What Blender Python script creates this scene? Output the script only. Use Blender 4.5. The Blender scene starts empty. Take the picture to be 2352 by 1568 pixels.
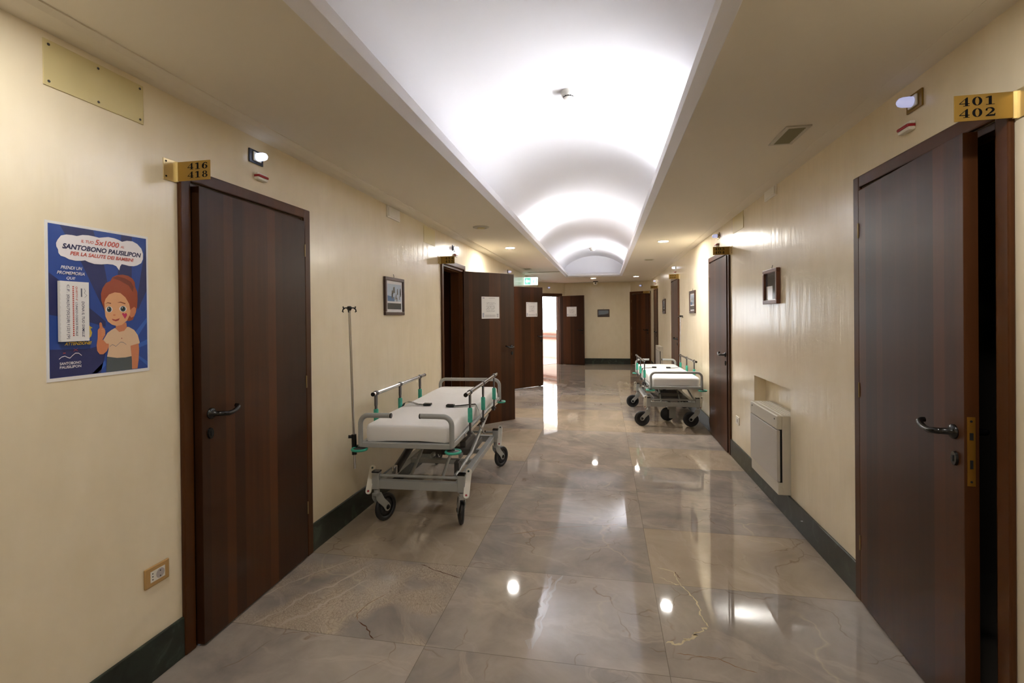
import bpy, math, random
from mathutils import Matrix, Vector, Euler

random.seed(7)
C = bpy.context.scene.collection
R = math.radians
PI = math.pi

# ------------------------------------------------------------------ camera
cam_d = bpy.data.cameras.new('camera')
cam = bpy.data.objects.new('camera', cam_d)
C.objects.link(cam)
cam_d.sensor_width = 36.0
cam_d.lens = 17.1845
cam_d.shift_x = 0.0007
cam_d.shift_y = -0.02238          # perspective-corrected photograph
cam_d.clip_start = 0.02
_yaw, _pit, _rol = 0.18915705, -0.00486853, -0.009723
_d = Vector((-math.sin(_yaw) * math.cos(_pit), math.cos(_yaw) * math.cos(_pit), math.sin(_pit)))
_r0 = Vector((math.cos(_yaw), math.sin(_yaw), 0))
_u0 = _r0.cross(_d)
_r = _r0 * math.cos(_rol) + _u0 * math.sin(_rol)
_u = -_r0 * math.sin(_rol) + _u0 * math.cos(_rol)
cam.matrix_world = Matrix(((_r.x, _u.x, -_d.x, 0), (_r.y, _u.y, -_d.y, 0), (_r.z, _u.z, -_d.z, 1.48), (0, 0, 0, 1)))
bpy.context.scene.camera = cam

# ------------------------------------------------------------------ light levels, world, exposure
TUBE = 212.0          # hidden tubes above the cornice
SPOT = 520.0          # recessed ceiling lamps
DAY = 13.0           # daylight behind the windows of the far rooms
W = bpy.data.worlds.new('world')
bpy.context.scene.world = W
W.use_nodes = True
W.node_tree.nodes['Background'].inputs[0].default_value = (0.75, 0.85, 1.0, 1)
W.node_tree.nodes['Background'].inputs[1].default_value = 0.25
vs = bpy.context.scene.view_settings
vs.view_transform = 'Standard'
vs.look = 'None'
vs.gamma = 1.0
vs.use_curve_mapping = False
vs.exposure = 0.30
cy = bpy.context.scene.cycles
cy.use_denoising = True
cy.max_bounces = 14
cy.diffuse_bounces = 8
cy.glossy_bounces = 6
cy.sample_clamp_indirect = 30.0
cy.caustics_reflective = False
cy.caustics_refractive = False

# ------------------------------------------------------------------ mesh helper
class MB:
    def __init__(s):
        s.v = []; s.f = []; s.m = []; s.s = []; s.T = Matrix.Identity(4)
    def add(s, vs, fs, m=0, smooth=False):
        b = len(s.v)
        s.v += [s.T @ Vector(p) for p in vs]
        for f in fs:
            s.f.append([b + i for i in f]); s.m.append(m); s.s.append(smooth)
    def box(s, x0, x1, y0, y1, z0, z1, m=0):
        v = [(x0,y0,z0),(x1,y0,z0),(x1,y1,z0),(x0,y1,z0),(x0,y0,z1),(x1,y0,z1),(x1,y1,z1),(x0,y1,z1)]
        s.add(v, [(0,3,2,1),(4,5,6,7),(0,1,5,4),(1,2,6,5),(2,3,7,6),(3,0,4,7)], m)
    def quad(s, a, b, c, d, m=0):
        s.add([a,b,c,d], [(0,1,2,3)], m)
    def ngon(s, pts, m=0):
        s.add(pts, [tuple(range(len(pts)))], m)
    def prism(s, poly, axis, a0, a1, m=0, smooth=False):
        """poly: 2D points; axis 'x','y','z' is the extrusion axis."""
        def P(p, a):
            return {'x': (a, p[0], p[1]), 'y': (p[0], a, p[1]), 'z': (p[0], p[1], a)}[axis]
        n = len(poly)
        A = [P(p, a0) for p in poly]; B = [P(p, a1) for p in poly]
        s.add(A + B, [(i, (i+1) % n, n + (i+1) % n, n + i) for i in range(n)], m, smooth)
        s.add(A, [tuple(range(n))[::-1]], m); s.add(B, [tuple(range(n))], m)
    def cyl(s, a, b, r, r2=None, n=16, m=0, cap=True, smooth=True):
        a = Vector(a); b = Vector(b); r2 = r if r2 is None else r2
        d = (b - a).normalized()
        t = Vector((0,0,1)) if abs(d.z) < .9 else Vector((1,0,0))
        u = d.cross(t).normalized(); w = d.cross(u)
        A = [a + (u*math.cos(2*PI*i/n) + w*math.sin(2*PI*i/n))*r for i in range(n)]
        B = [b + (u*math.cos(2*PI*i/n) + w*math.sin(2*PI*i/n))*r2 for i in range(n)]
        s.add(A + B, [(i, (i+1) % n, n+(i+1) % n, n+i) for i in range(n)], m, smooth)
        if cap:
            s.add(A, [tuple(range(n))[::-1]], m); s.add(B, [tuple(range(n))], m)
    def tube(s, pts, r, n=12, m=0, cap=True, closed=False):
        pts = [Vector(p) for p in pts]
        N = len(pts); rings = []; u = None
        for i, p in enumerate(pts):
            if closed:
                d = (pts[(i+1) % N] - pts[i-1]).normalized()
            else:
                d = (pts[min(i+1, N-1)] - pts[max(i-1, 0)]).normalized()
            if u is None:
                t = Vector((0,0,1)) if abs(d.z) < .9 else Vector((1,0,0))
                u = d.cross(t).normalized()
            u = (u - d*u.dot(d)).normalized(); w = d.cross(u)
            rr = r[i] if isinstance(r, (list, tuple)) else r
            rings.append([p + (u*math.cos(2*PI*k/n) + w*math.sin(2*PI*k/n))*rr for k in range(n)])
        V = [q for g in rings for q in g]; F = []
        for i in range(N if closed else N-1):
            j = (i+1) % N
            for k in range(n):
                F.append((i*n+k, i*n+(k+1) % n, j*n+(k+1) % n, j*n+k))
        s.add(V, F, m, True)
        if cap and not closed:
            s.add(rings[0], [tuple(range(n))[::-1]], m); s.add(rings[-1], [tuple(range(n))], m)
    def lathe(s, prof, axis='z', n=24, m=0, c=(0,0,0), smooth=True):
        """prof: list of (radius, height along axis)."""
        V = []; F = []
        for (r, h) in prof:
            for k in range(n):
                a = 2*PI*k/n; p, q = r*math.cos(a), r*math.sin(a)
                P = {'z': (p, q, h), 'y': (p, h, q), 'x': (h, p, q)}[axis]
                V.append((P[0]+c[0], P[1]+c[1], P[2]+c[2]))
        for i in range(len(prof)-1):
            for k in range(n):
                F.append((i*n+k, i*n+(k+1) % n, (i+1)*n+(k+1) % n, (i+1)*n+k))
        s.add(V, F, m, smooth)
        for i in (0, len(prof)-1):
            if prof[i][0] > 1e-6:
                s.add(V[i*n:(i+1)*n], [tuple(range(n))], m)
    def build(s, name, mats, parent=None, loc=None, rot=None, bevel=0, kind=None):
        me = bpy.data.meshes.new(name)
        me.from_pydata([tuple(p) for p in s.v], [], s.f)
        if not isinstance(mats, (list, tuple)): mats = [mats]
        for mt in mats: me.materials.append(mt)
        me.polygons.foreach_set('material_index', s.m)
        me.polygons.foreach_set('use_smooth', s.s)
        me.update()
        o = bpy.data.objects.new(name, me); C.objects.link(o)
        if parent is not None: o.parent = parent
        if loc is not None: o.location = loc
        if rot is not None: o.rotation_euler = rot
        if kind: o['kind'] = kind
        if bevel:
            md = o.modifiers.new('edge', 'BEVEL'); md.width = bevel; md.segments = 2
            md.limit_method = 'ANGLE'; md.angle_limit = R(50)
        return o

def tag(o, label, cat, group=None, kind=None):
    if label: o['label'] = label
    if cat: o['category'] = cat
    if group: o['group'] = group
    if kind: o['kind'] = kind
    return o

def empty(name, loc=(0,0,0), rz=0.0, label=None, cat=None, group=None, kind=None):
    o = bpy.data.objects.new(name, None); C.objects.link(o)
    o.empty_display_size = .05
    o.location = loc; o.rotation_euler = (0, 0, rz)
    return tag(o, label, cat, group, kind)

def kids(o):
    return [c for c in bpy.data.objects if c.parent == o]

def copy_tree(o, parent=None):
    c = o.copy(); C.objects.link(c)
    if parent is not None: c.parent = parent
    for k in kids(o): copy_tree(k, c)
    return c

LWALL, RWALL = R(90), R(-90)      # local X to the viewer's right, local -Y out of the wall

# ------------------------------------------------------------------ materials
def srgb(c):
    return tuple(((x/255)/12.92 if x/255 <= .04045 else ((x/255+.055)/1.055)**2.4) for x in c) + (1,)

def new_mat(name):
    m = bpy.data.materials.new(name); m.use_nodes = True
    return m, m.node_tree, m.node_tree.nodes['Principled BSDF']

def mat(name, col, rough=.5, metal=0, spec=.5, coat=0, lin=False, bump=0, bscale=60, sheen=0):
    m, nt, b = new_mat(name)
    b.inputs['Base Color'].default_value = (tuple(col) + (1,)) if lin else srgb(col)
    b.inputs['Roughness'].default_value = rough
    b.inputs['Metallic'].default_value = metal
    b.inputs['Specular IOR Level'].default_value = spec
    b.inputs['Coat Weight'].default_value = coat
    if bump:
        tc = nt.nodes.new('ShaderNodeTexCoord'); nz = nt.nodes.new('ShaderNodeTexNoise'); bp = nt.nodes.new('ShaderNodeBump')
        nz.inputs['Scale'].default_value = bscale; bp.inputs['Strength'].default_value = bump; bp.inputs['Distance'].default_value = .01
        nt.links.new(tc.outputs['Object'], nz.inputs['Vector']); nt.links.new(nz.outputs['Fac'], bp.inputs['Height'])
        nt.links.new(bp.outputs['Normal'], b.inputs['Normal'])
    return m

def emit(name, col, strength, lin=True):
    m, nt, b = new_mat(name)
    b.inputs['Base Color'].default_value = (.8, .8, .8, 1)
    b.inputs['Emission Color'].default_value = tuple(col) + (1,) if lin else srgb(col)
    b.inputs['Emission Strength'].default_value = strength
    return m

def node(nt, t, **kw):
    n = nt.nodes.new(t)
    for k, v in kw.items():
        if k in ('operation', 'blend_type', 'data_type', 'noise_dimensions', 'feature', 'wave_type', 'bands_direction', 'interpolation_type', 'distance', 'voronoi_dimensions'):
            setattr(n, k, v)
        else:
            n.inputs[k].default_value = v
    return n

def ramp(nt, fac, stops, mode='LINEAR'):
    r = nt.nodes.new('ShaderNodeValToRGB'); r.color_ramp.interpolation = mode
    e = r.color_ramp.elements
    while len(e) > 1: e.remove(e[0])
    e[0].position, e[0].color = stops[0][0], stops[0][1]
    for p, c in stops[1:]:
        x = e.new(p); x.color = c
    nt.links.new(fac, r.inputs[0])
    return r.outputs[0]

def mix(nt, fac, a, b, t='MIX'):
    n = nt.nodes.new('ShaderNodeMix'); n.data_type = 'RGBA'; n.blend_type = t
    for sock, val in ((n.inputs[0], fac), (n.inputs[6], a), (n.inputs[7], b)):
        if isinstance(val, (int, float, tuple)): sock.default_value = val
        else: nt.links.new(val, sock)
    return n.outputs[2]

def math_(nt, op, a, b=None, c=None):
    n = nt.nodes.new('ShaderNodeMath'); n.operation = op
    for i, v in enumerate((a, b, c)):
        if v is None: continue
        if isinstance(v, (int, float)): n.inputs[i].default_value = v
        else: nt.links.new(v, n.inputs[i])
    return n.outputs[0]

def mapping(nt, src, scale=(1,1,1), rot=(0,0,0), loc=(0,0,0)):
    n = nt.nodes.new('ShaderNodeMapping')
    n.inputs['Scale'].default_value = scale; n.inputs['Rotation'].default_value = rot; n.inputs['Location'].default_value = loc
    nt.links.new(src, n.inputs['Vector'])
    return n.outputs[0]

def make_wall_paint(name, c1, c2, rough=.23, vert=True):
    m, nt, b = new_mat(name)
    g = nt.nodes.new('ShaderNodeNewGeometry').outputs['Position']
    n1 = node(nt, 'ShaderNodeTexNoise', Scale=1.3, Detail=5.0, Roughness=.6); nt.links.new(g, n1.inputs['Vector'])
    n2 = node(nt, 'ShaderNodeTexNoise', Scale=9.0, Detail=4.0); nt.links.new(mapping(nt, g, (1, 1, .5)), n2.inputs['Vector'])
    f = math_(nt, 'ADD', math_(nt, 'MULTIPLY', n1.outputs['Fac'], .6), math_(nt, 'MULTIPLY', n2.outputs['Fac'], .4))
    nt.links.new(ramp(nt, f, [(.35, srgb(c1)), (.65, srgb(c2))]), b.inputs['Base Color'])
    b.inputs['Roughness'].default_value = rough
    b.inputs['Specular IOR Level'].default_value = .5
    n3 = node(nt, 'ShaderNodeTexNoise', Scale=1.0, Detail=3.0, Roughness=.5)
    nt.links.new(mapping(nt, g, (11, 11, 1.6)), n3.inputs['Vector'])
    n4 = node(nt, 'ShaderNodeTexNoise', Scale=1.0, Detail=2.0)
    nt.links.new(mapping(nt, g, (60, 60, 5)), n4.inputs['Vector'])
    h = math_(nt, 'ADD', n3.outputs['Fac'], math_(nt, 'MULTIPLY', n4.outputs['Fac'], .10))
    bp = node(nt, 'ShaderNodeBump', Strength=.22, Distance=.012)
    nt.links.new(h, bp.inputs['Height']); nt.links.new(bp.outputs['Normal'], b.inputs['Normal'])
    return m

def make_wood(name, dark, mid, light, rough=.33, band=9.0, seed=0.0):
    m, nt, b = new_mat(name)
    tc = nt.nodes.new('ShaderNodeTexCoord').outputs['Object']
    oi = nt.nodes.new('ShaderNodeObjectInfo').outputs['Random']
    sep = nt.nodes.new('ShaderNodeSeparateXYZ'); nt.links.new(tc, sep.inputs[0])
    xy = math_(nt, 'ADD', sep.outputs[0], sep.outputs[1])
    off = math_(nt, 'ADD', xy, math_(nt, 'MULTIPLY', oi, 13.0))
    # veneer strips of unequal width
    wob = node(nt, 'ShaderNodeTexNoise', noise_dimensions='1D', Scale=3.1, Detail=0.0); nt.links.new(off, wob.inputs['W'])
    strip = math_(nt, 'FLOOR', math_(nt, 'ADD', math_(nt, 'MULTIPLY', off, band), math_(nt, 'MULTIPLY', wob.outputs['Fac'], 3.0)))
    wn = nt.nodes.new('ShaderNodeTexWhiteNoise'); wn.noise_dimensions = '1D'; nt.links.new(strip, wn.inputs['W'])
    cx = nt.nodes.new('ShaderNodeCombineXYZ')
    nt.links.new(off, cx.inputs[0]); nt.links.new(math_(nt, 'ADD', math_(nt, 'MULTIPLY', sep.outputs[2], .05), math_(nt, 'MULTIPLY', wn.outputs['Value'], 7.0)), cx.inputs[2])
    g1 = node(nt, 'ShaderNodeTexNoise', Scale=38.0, Detail=4.0, Roughness=.65); nt.links.new(cx.outputs[0], g1.inputs['Vector'])
    g2 = node(nt, 'ShaderNodeTexNoise', Scale=9.0, Detail=3.0); nt.links.new(cx.outputs[0], g2.inputs['Vector'])
    f = math_(nt, 'ADD', math_(nt, 'ADD', math_(nt, 'MULTIPLY', wn.outputs['Value'], .42), math_(nt, 'MULTIPLY', g1.outputs['Fac'], .22)), math_(nt, 'MULTIPLY', g2.outputs['Fac'], .4))
    nt.links.new(ramp(nt, f, [(.22, srgb(dark)), (.52, srgb(mid)), (.85, srgb(light))]), b.inputs['Base Color'])
    b.inputs['Roughness'].default_value = rough
    b.inputs['Specular IOR Level'].default_value = .22
    bp = node(nt, 'ShaderNodeBump', Strength=.04, Distance=.002); nt.links.new(g1.outputs['Fac'], bp.inputs['Height'])
    nt.links.new(bp.outputs['Normal'], b.inputs['Normal'])
    return m

def make_floor():
    m, nt, b = new_mat('polished_marble')
    g = nt.nodes.new('ShaderNodeNewGeometry').outputs['Position']
    sep = nt.nodes.new('ShaderNodeSeparateXYZ'); nt.links.new(g, sep.inputs[0])
    X, Y = sep.outputs[0], sep.outputs[1]
    u = math_(nt, 'DIVIDE', math_(nt, 'SUBTRACT', X, .25), 1.058)
    v = math_(nt, 'DIVIDE', math_(nt, 'SUBTRACT', Y, 2.077), .709)
    iu, iv = math_(nt, 'FLOOR', u), math_(nt, 'FLOOR', v)
    fu, fv = math_(nt, 'FRACT', u), math_(nt, 'FRACT', v)
    def edge(f, s):   # distance to slab edge in metres
        return math_(nt, 'MULTIPLY', math_(nt, 'MINIMUM', f, math_(nt, 'SUBTRACT', 1.0, f)), s)
    e = math_(nt, 'MINIMUM', edge(fu, 1.058), edge(fv, .709))
    joint = math_(nt, 'LESS_THAN', e, .0016)
    cid = nt.nodes.new('ShaderNodeCombineXYZ'); nt.links.new(iu, cid.inputs[0]); nt.links.new(iv, cid.inputs[1]); cid.inputs[2].default_value = 3.3
    wn = nt.nodes.new('ShaderNodeTexWhiteNoise'); wn.noise_dimensions = '3D'; nt.links.new(cid.outputs[0], wn.inputs['Vector'])
    # each slab samples its own stretch of stone, turned by a random angle
    off = nt.nodes.new('ShaderNodeVectorMath'); off.operation = 'MULTIPLY_ADD'
    nt.links.new(wn.outputs['Color'], off.inputs[0]); off.inputs[1].default_value = (17, 23, 9); nt.links.new(g, off.inputs[2])
    vr = nt.nodes.new('ShaderNodeVectorRotate'); vr.rotation_type = 'Z_AXIS'
    nt.links.new(off.outputs[0], vr.inputs['Vector']); nt.links.new(math_(nt, 'MULTIPLY', wn.outputs['Value'], 2.2), vr.inputs['Angle'])
    P = vr.outputs[0]
    warp = node(nt, 'ShaderNodeTexNoise', Scale=1.7, Detail=4.0, Roughness=.55); nt.links.new(P, warp.inputs['Vector'])
    wv = nt.nodes.new('ShaderNodeVectorMath'); wv.operation = 'MULTIPLY_ADD'
    nt.links.new(warp.outputs['Color'], wv.inputs[0]); wv.inputs[1].default_value = (.55, .55, .55); nt.links.new(P, wv.inputs[2])
    PW = wv.outputs[0]
    cloud = node(nt, 'ShaderNodeTexNoise', Scale=2.2, Detail=7.0, Roughness=.6, Distortion=.6); nt.links.new(P, cloud.inputs['Vector'])
    base = ramp(nt, cloud.outputs['Fac'], [(.3, srgb((126, 118, 112))), (.5, srgb((148, 138, 129))), (.68, srgb((166, 154, 143)))])
    warm = ramp(nt, cloud.outputs['Fac'], [(.3, srgb((146, 132, 115))), (.5, srgb((161, 146, 127))), (.7, srgb((172, 157, 139)))])
    base = mix(nt, math_(nt, 'GREATER_THAN', wn.outputs['Value'], .5), base, warm)
    # diagonal pale streaks
    st = node(nt, 'ShaderNodeTexNoise', Scale=1.0, Detail=5.0, Roughness=.6); nt.links.new(mapping(nt, PW, (1.1, 7.0, 1.0)), st.inputs['Vector'])
    stf = ramp(nt, st.outputs['Fac'], [(.54, (0,0,0,1)), (.62, (1,1,1,1)), (.66, (.1,.1,.1,1)), (.8, (.35,.35,.35,1))])
    base = mix(nt, math_(nt, 'MULTIPLY', stf, .3), base, srgb((188, 172, 156)))
    # brecciated slabs
    special = math_(nt, 'MULTIPLY', math_(nt, 'COMPARE', iu, -2.0, .1), math_(nt, 'COMPARE', iv, 0.0, .1))
    brec = math_(nt, 'MAXIMUM', special, math_(nt, 'GREATER_THAN', wn.outputs['Value'], .93))
    bn = node(nt, 'ShaderNodeTexNoise', Scale=3.0, Detail=2.0); nt.links.new(P, bn.inputs['Vector'])
    bmask = ramp(nt, bn.outputs['Fac'], [(.42, (0,0,0,1)), (.55, (1,1,1,1))])
    vo = node(nt, 'ShaderNodeTexVoronoi', feature='DISTANCE_TO_EDGE', Scale=34.0); nt.links.new(mapping(nt, PW, (1, 2.6, 1)), vo.inputs['Vector'])
    crk = ramp(nt, vo.outputs['Distance'], [(0, srgb((120, 100, 80))), (.05, srgb((176, 158, 136))), (.4, srgb((192, 174, 152)))])
    base = mix(nt, math_(nt, 'MULTIPLY', math_(nt, 'MULTIPLY', brec, bmask), .62), base, crk)
    # thin rusty and pale veins
    v2 = node(nt, 'ShaderNodeTexVoronoi', feature='DISTANCE_TO_EDGE', Scale=1.5); nt.links.new(PW, v2.inputs['Vector'])
    line = ramp(nt, v2.outputs['Distance'], [(0, (1,1,1,1)), (.003, (.5,.5,.5,1)), (.007, (0,0,0,1))])
    brk = node(nt, 'ShaderNodeTexNoise', Scale=4.0, Detail=2.0); nt.links.new(P, brk.inputs['Vector'])
    lm = math_(nt, 'MULTIPLY', line, ramp(nt, brk.outputs['Fac'], [(.46, (0,0,0,1)), (.56, (1,1,1,1))]))
    base = mix(nt, math_(nt, 'MULTIPLY', lm, .55), base, srgb((112, 84, 60)))
    v3 = node(nt, 'ShaderNodeTexVoronoi', feature='DISTANCE_TO_EDGE', Scale=.8); nt.links.new(mapping(nt, PW, (1, 1.5, 1), (0, 0, .6), (3, 1, 0)), v3.inputs['Vector'])
    line3 = ramp(nt, v3.outputs['Distance'], [(0, (1,1,1,1)), (.004, (.5,.5,.5,1)), (.011, (0,0,0,1))])
    brk3 = node(nt, 'ShaderNodeTexNoise', Scale=1.3, Detail=3.0); nt.links.new(off.outputs[0], brk3.inputs['Vector'])
    base = mix(nt, math_(nt, 'MULTIPLY', math_(nt, 'MULTIPLY', line3, ramp(nt, brk3.outputs['Fac'], [(.5, (0,0,0,1)), (.58, (1,1,1,1))])), .32), base, srgb((200, 182, 150)))
    base = mix(nt, math_(nt, 'MULTIPLY', joint, .6), base, srgb((92, 80, 68)))
    nt.links.new(base, b.inputs['Base Color'])
    rn = node(nt, 'ShaderNodeTexNoise', Scale=3.0, Detail=4.0); nt.links.new(g, rn.inputs['Vector'])
    nt.links.new(math_(nt, 'ADD', math_(nt, 'MULTIPLY', rn.outputs['Fac'], .035), .018), b.inputs['Roughness'])
    b.inputs['Specular IOR Level'].default_value = .48
    wb = node(nt, 'ShaderNodeTexNoise', Scale=1.1, Detail=2.0); nt.links.new(off.outputs[0], wb.inputs['Vector'])
    bp = node(nt, 'ShaderNodeBump', Strength=.05, Distance=.01); nt.links.new(wb.outputs['Fac'], bp.inputs['Height'])
    nt.links.new(bp.outputs['Normal'], b.inputs['Normal'])
    return m

def make_green_marble():
    m, nt, b = new_mat('green_marble')
    g = nt.nodes.new('ShaderNodeNewGeometry').outputs['Position']
    n = node(nt, 'ShaderNodeTexNoise', Scale=7.0, Detail=8.0, Roughness=.65, Distortion=1.2); nt.links.new(g, n.inputs['Vector'])
    nt.links.new(ramp(nt, n.outputs['Fac'], [(.3, srgb((20, 28, 24))), (.55, srgb((34, 44, 38))), (.66, srgb((62, 76, 66))), (.72, srgb((34, 44, 38)))]), b.inputs['Base Color'])
    b.inputs['Roughness'].default_value = .28
    return m

M = {}
M['wall'] = make_wall_paint('cream_plaster', (224, 211, 182), (232, 220, 194))
M['ceil'] = mat('ceiling_paint', (224, 217, 203), .75, bump=.03, bscale=20)
M['vault'] = mat('vault_paint', (232, 231, 234), .8)
M['floor'] = make_floor()
M['green'] = make_green_marble()
M['wood'] = make_wood('walnut_veneer', (42, 23, 11), (59, 33, 15), (88, 49, 22), .40)
M['frame'] = make_wood('walnut_frame', (60, 33, 12), (74, 42, 17), (90, 52, 24), .38, band=3.0)
M['brass'] = mat('brass', (168, 126, 50), .3, .8)
M['brass_flat'] = mat('brass_plate', (138, 108, 44), .36, .55)
M['hinge'] = mat('hinge_metal', (150, 128, 90), .4, .6)
M['brass_pale'] = mat('pale_brass', (214, 196, 150), .35, .7)
M['black'] = mat('black_plastic', (11, 11, 12), .22)
M['rubber'] = mat('rubber', (34, 35, 38), .5)
M['ink'] = mat('ink', (10, 10, 13), .7, spec=.1)
M['white'] = mat('white_plastic', (225, 222, 212), .4)
M['offwhite'] = mat('aged_white', (194, 188, 174), .45)
M['linen'] = mat('white_sheet', (236, 235, 234), .85, bump=.6, bscale=7)
M['greymetal'] = mat('grey_enamel', (160, 162, 160), .38)
M['dkmetal'] = mat('dark_grey_metal', (78, 76, 76), .42, .4)
M['chrome'] = mat('chrome', (205, 205, 208), .14, 1)
M['teal'] = mat('teal_rubber', (60, 172, 148), .5)
M['red'] = mat('red_plastic', (160, 22, 34), .35)
M['paper'] = mat('paper', (222, 221, 220), .7)
M['dkgreen'] = mat('dark_green_plastic', (22, 52, 44), .4)
M['oxide'] = mat('worn_panel', (206, 192, 142), .5)
M['glass_dark'] = mat('picture_glass', (70, 74, 80), .08)
M['tube'] = emit('fluorescent_glow', (.93, .96, 1.0), TUBE)
M['spot'] = emit('lamp_glow', (1.0, .965, .90), SPOT)
M['spot_near'] = emit('near_lamp_glow', (1.0, .97, .915), SPOT*.42)
M['spot_mid'] = emit('middle_lamp_glow', (1.0, .96, .89), SPOT*1.55)
M['spot_far'] = emit('far_lamp_glow', (1.0, .95, .86), SPOT*.33)
M['day'] = emit('daylight_glow', (.84, .92, 1.0), DAY)
M['dome'] = emit('dome_glow', (.62, .74, 1.0), 1.6)
M['dome_dim'] = emit('dome_dim_glow', (.45, .52, .95), .45)
M['exit_green'] = emit('exit_green_glow', (.0, .55, .40), 1.0)
M['exit_white'] = emit('exit_white_glow', (.75, 1.0, .95), 1.15)
M['dark'] = mat('dark_gap', (12, 11, 10), .9)
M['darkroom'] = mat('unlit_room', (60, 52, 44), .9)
M['roomwhite'] = mat('room_paint', (236, 232, 226), .8)
M['roomfloor'] = mat('room_floor', (214, 176, 168), .25)
M['roomwood'] = mat('room_wood', (150, 112, 94), .5)

# ------------------------------------------------------------------ structure
XL, XR = -1.84, 1.295
ZC = 2.475
YB, YF = -3.4, 15.10

fl = MB(); fl.quad((-7, YB-.2, 0), (4.2, YB-.2, 0), (4.2, 20.5, 0), (-7, 20.5, 0))
def vein(pts, w, m, z=.0004):
    fine = []
    for i in range(len(pts)-1):
        a, c = Vector(pts[i]), Vector(pts[i+1])
        for k in range(5):
            t = k/5; fine.append(a.lerp(c, t) + Vector((random.uniform(-1, 1), random.uniform(-1, 1)))*w*.55)
    fine.append(Vector(pts[-1]))
    L = []
    for i, p in enumerate(fine):
        d = (fine[min(i+1, len(fine)-1)] - fine[max(i-1, 0)]); d = d.normalized() if d.length else Vector((1, 0))
        ww = w*random.uniform(.25, 1)*(.15 if i in (0, len(fine)-1) else 1); L.append((p, Vector((-d.y, d.x))*ww/2))
    for i in range(len(L)-1):
        (p, a), (q, c) = L[i], L[i+1]
        fl.quad((p.x+a.x, p.y+a.y, z), (q.x+c.x, q.y+c.y, z), (q.x-c.x, q.y-c.y, z), (p.x-a.x, p.y-a.y, z), m)
vein([(.288, 2.968), (.379, 2.934), (.383, 2.827), (.423, 2.734), (.45, 2.657), (.454, 2.574), (.451, 2.502), (.47, 2.437)], .010, 1)
vein([(.293, 2.857), (.333, 2.818), (.387, 2.792)], .012, 1)
vein([(.47, 2.437), (.407, 2.388), (.391, 2.353), (.355, 2.329), (.316, 2.292), (.258, 2.286)], .018, 1)
vein([(.383, 2.927), (.392, 2.885), (.40, 2.86)], .009, 2)
vein([(-1.093, 2.762), (-.986, 2.714), (-.814, 2.652)], .008, 2)
vein([(-1.198, 2.195), (-1.136, 2.155), (-1.059, 2.082)], .008, 2)
vein([(-.648, 3.239), (-.31, 3.42), (.02, 3.505), (.08, 3.529)], .007, 3)
vein([(-1.15, 2.45), (-1.21, 2.35), (-1.23, 2.25), (-1.20, 2.195)], .006, 3)
vein([(.297, 2.225), (.378, 2.222), (.467, 2.222), (.528, 2.185), (.606, 2.16)], .006, 3)
vein([(-1.701, 2.08), (-1.619, 2.212), (-1.585, 2.343), (-1.498, 2.452), (-1.379, 2.734)], .020, 4)
vein([(-1.564, 2.08), (-1.487, 2.198), (-1.424, 2.331), (-1.317, 2.556)], .024, 4)
vein([(-1.804, 2.289), (-1.753, 2.435), (-1.646, 2.605), (-1.489, 2.78)], .014, 4)
vein([(-.304, 2.778), (-.327, 2.554), (-.336, 2.364), (-.344, 2.14)], .030, 5, .0003)
vein([(-.25, 2.778), (-.29, 2.6), (-.31, 2.40), (-.33, 2.14)], .022, 5, .0002)
def stone(name, c, sp=.48): return mat(name, c, .035, spec=sp)
fl.build('floor', [M['floor'], stone('vein_cream', (196, 180, 148)), stone('vein_dark', (92, 64, 44)), stone('vein_rust', (136, 108, 84)), stone('vein_pale', (180, 164, 148)), stone('vein_grey', (172, 164, 158))], kind='structure')

# flat ceiling with the opening of the barrel vault
OX0, OX1, OY1 = -.982, .439, 12.75
ce = MB()
def ceil_strip(x0, x1, y0, y1):
    ce.box(x0, x1, y0, y1, ZC, ZC+.03)
ceil_strip(-2.6, OX0, YB-.2, 15.5)
ceil_strip(OX1, 1.7, YB-.2, 15.5)
ceil_strip(OX0, OX1, OY1, 15.5)
ceiling = ce.build('ceiling', M['ceil'], kind='structure')

# cornice lip around the opening
lp = MB()
prof = [(0, 2.475), (.004, 2.474), (.052, 2.506), (.053, 2.509), (.055, 2.562), (.052, 2.566), (.032, 2.566), (.030, 2.515), (-.21, 2.515)]
path = [lambda s: (OX0+s, YB), lambda s: (OX0+s, OY1-s), lambda s: (OX1-s, OY1-s), lambda s: (OX1-s, YB)]
V = []; F = []
for s_, z in prof:
    for p in path:
        x, y = p(s_); V.append((x, y, z))
for i in range(len(prof)-1):
    for k in range(3):
        F.append((i*4+k, i*4+k+1, (i+1)*4+k+1, (i+1)*4+k))
lp.add(V, F, 0)
lp.build('trim_1', M['vault'], kind='structure')

# barrel vault and its end wall
va = MB(); n = 40; xc = -.2715; a_, b_, z0_ = .95, .73, 2.306
arc = []
for i in range(n+1):
    dx = -.92 + 1.84*i/n
    arc.append((xc+dx, z0_ + b_*math.sqrt(max(0, 1-(dx/a_)**2))))
arc[0] = (xc-.92, 2.515); arc[-1] = (xc+.92, 2.515)
YV = OY1+.21
for i in range(n):
    (xa, za), (xb, zb) = arc[i], arc[i+1]
va.add([(x, YB, z) for x, z in arc] + [(x, YV, z) for x, z in arc], [(i, i+1, n+2+i, n+1+i) for i in range(n)], 0, True)
va.add([(x, YV, z) for x, z in arc], [tuple(range(n+1))], 0)
va.add([(x, YB, z) for x, z in arc], [tuple(range(n+1))[::-1]], 0)
va.build('ceiling_vault', M['vault'], kind='structure')

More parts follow.
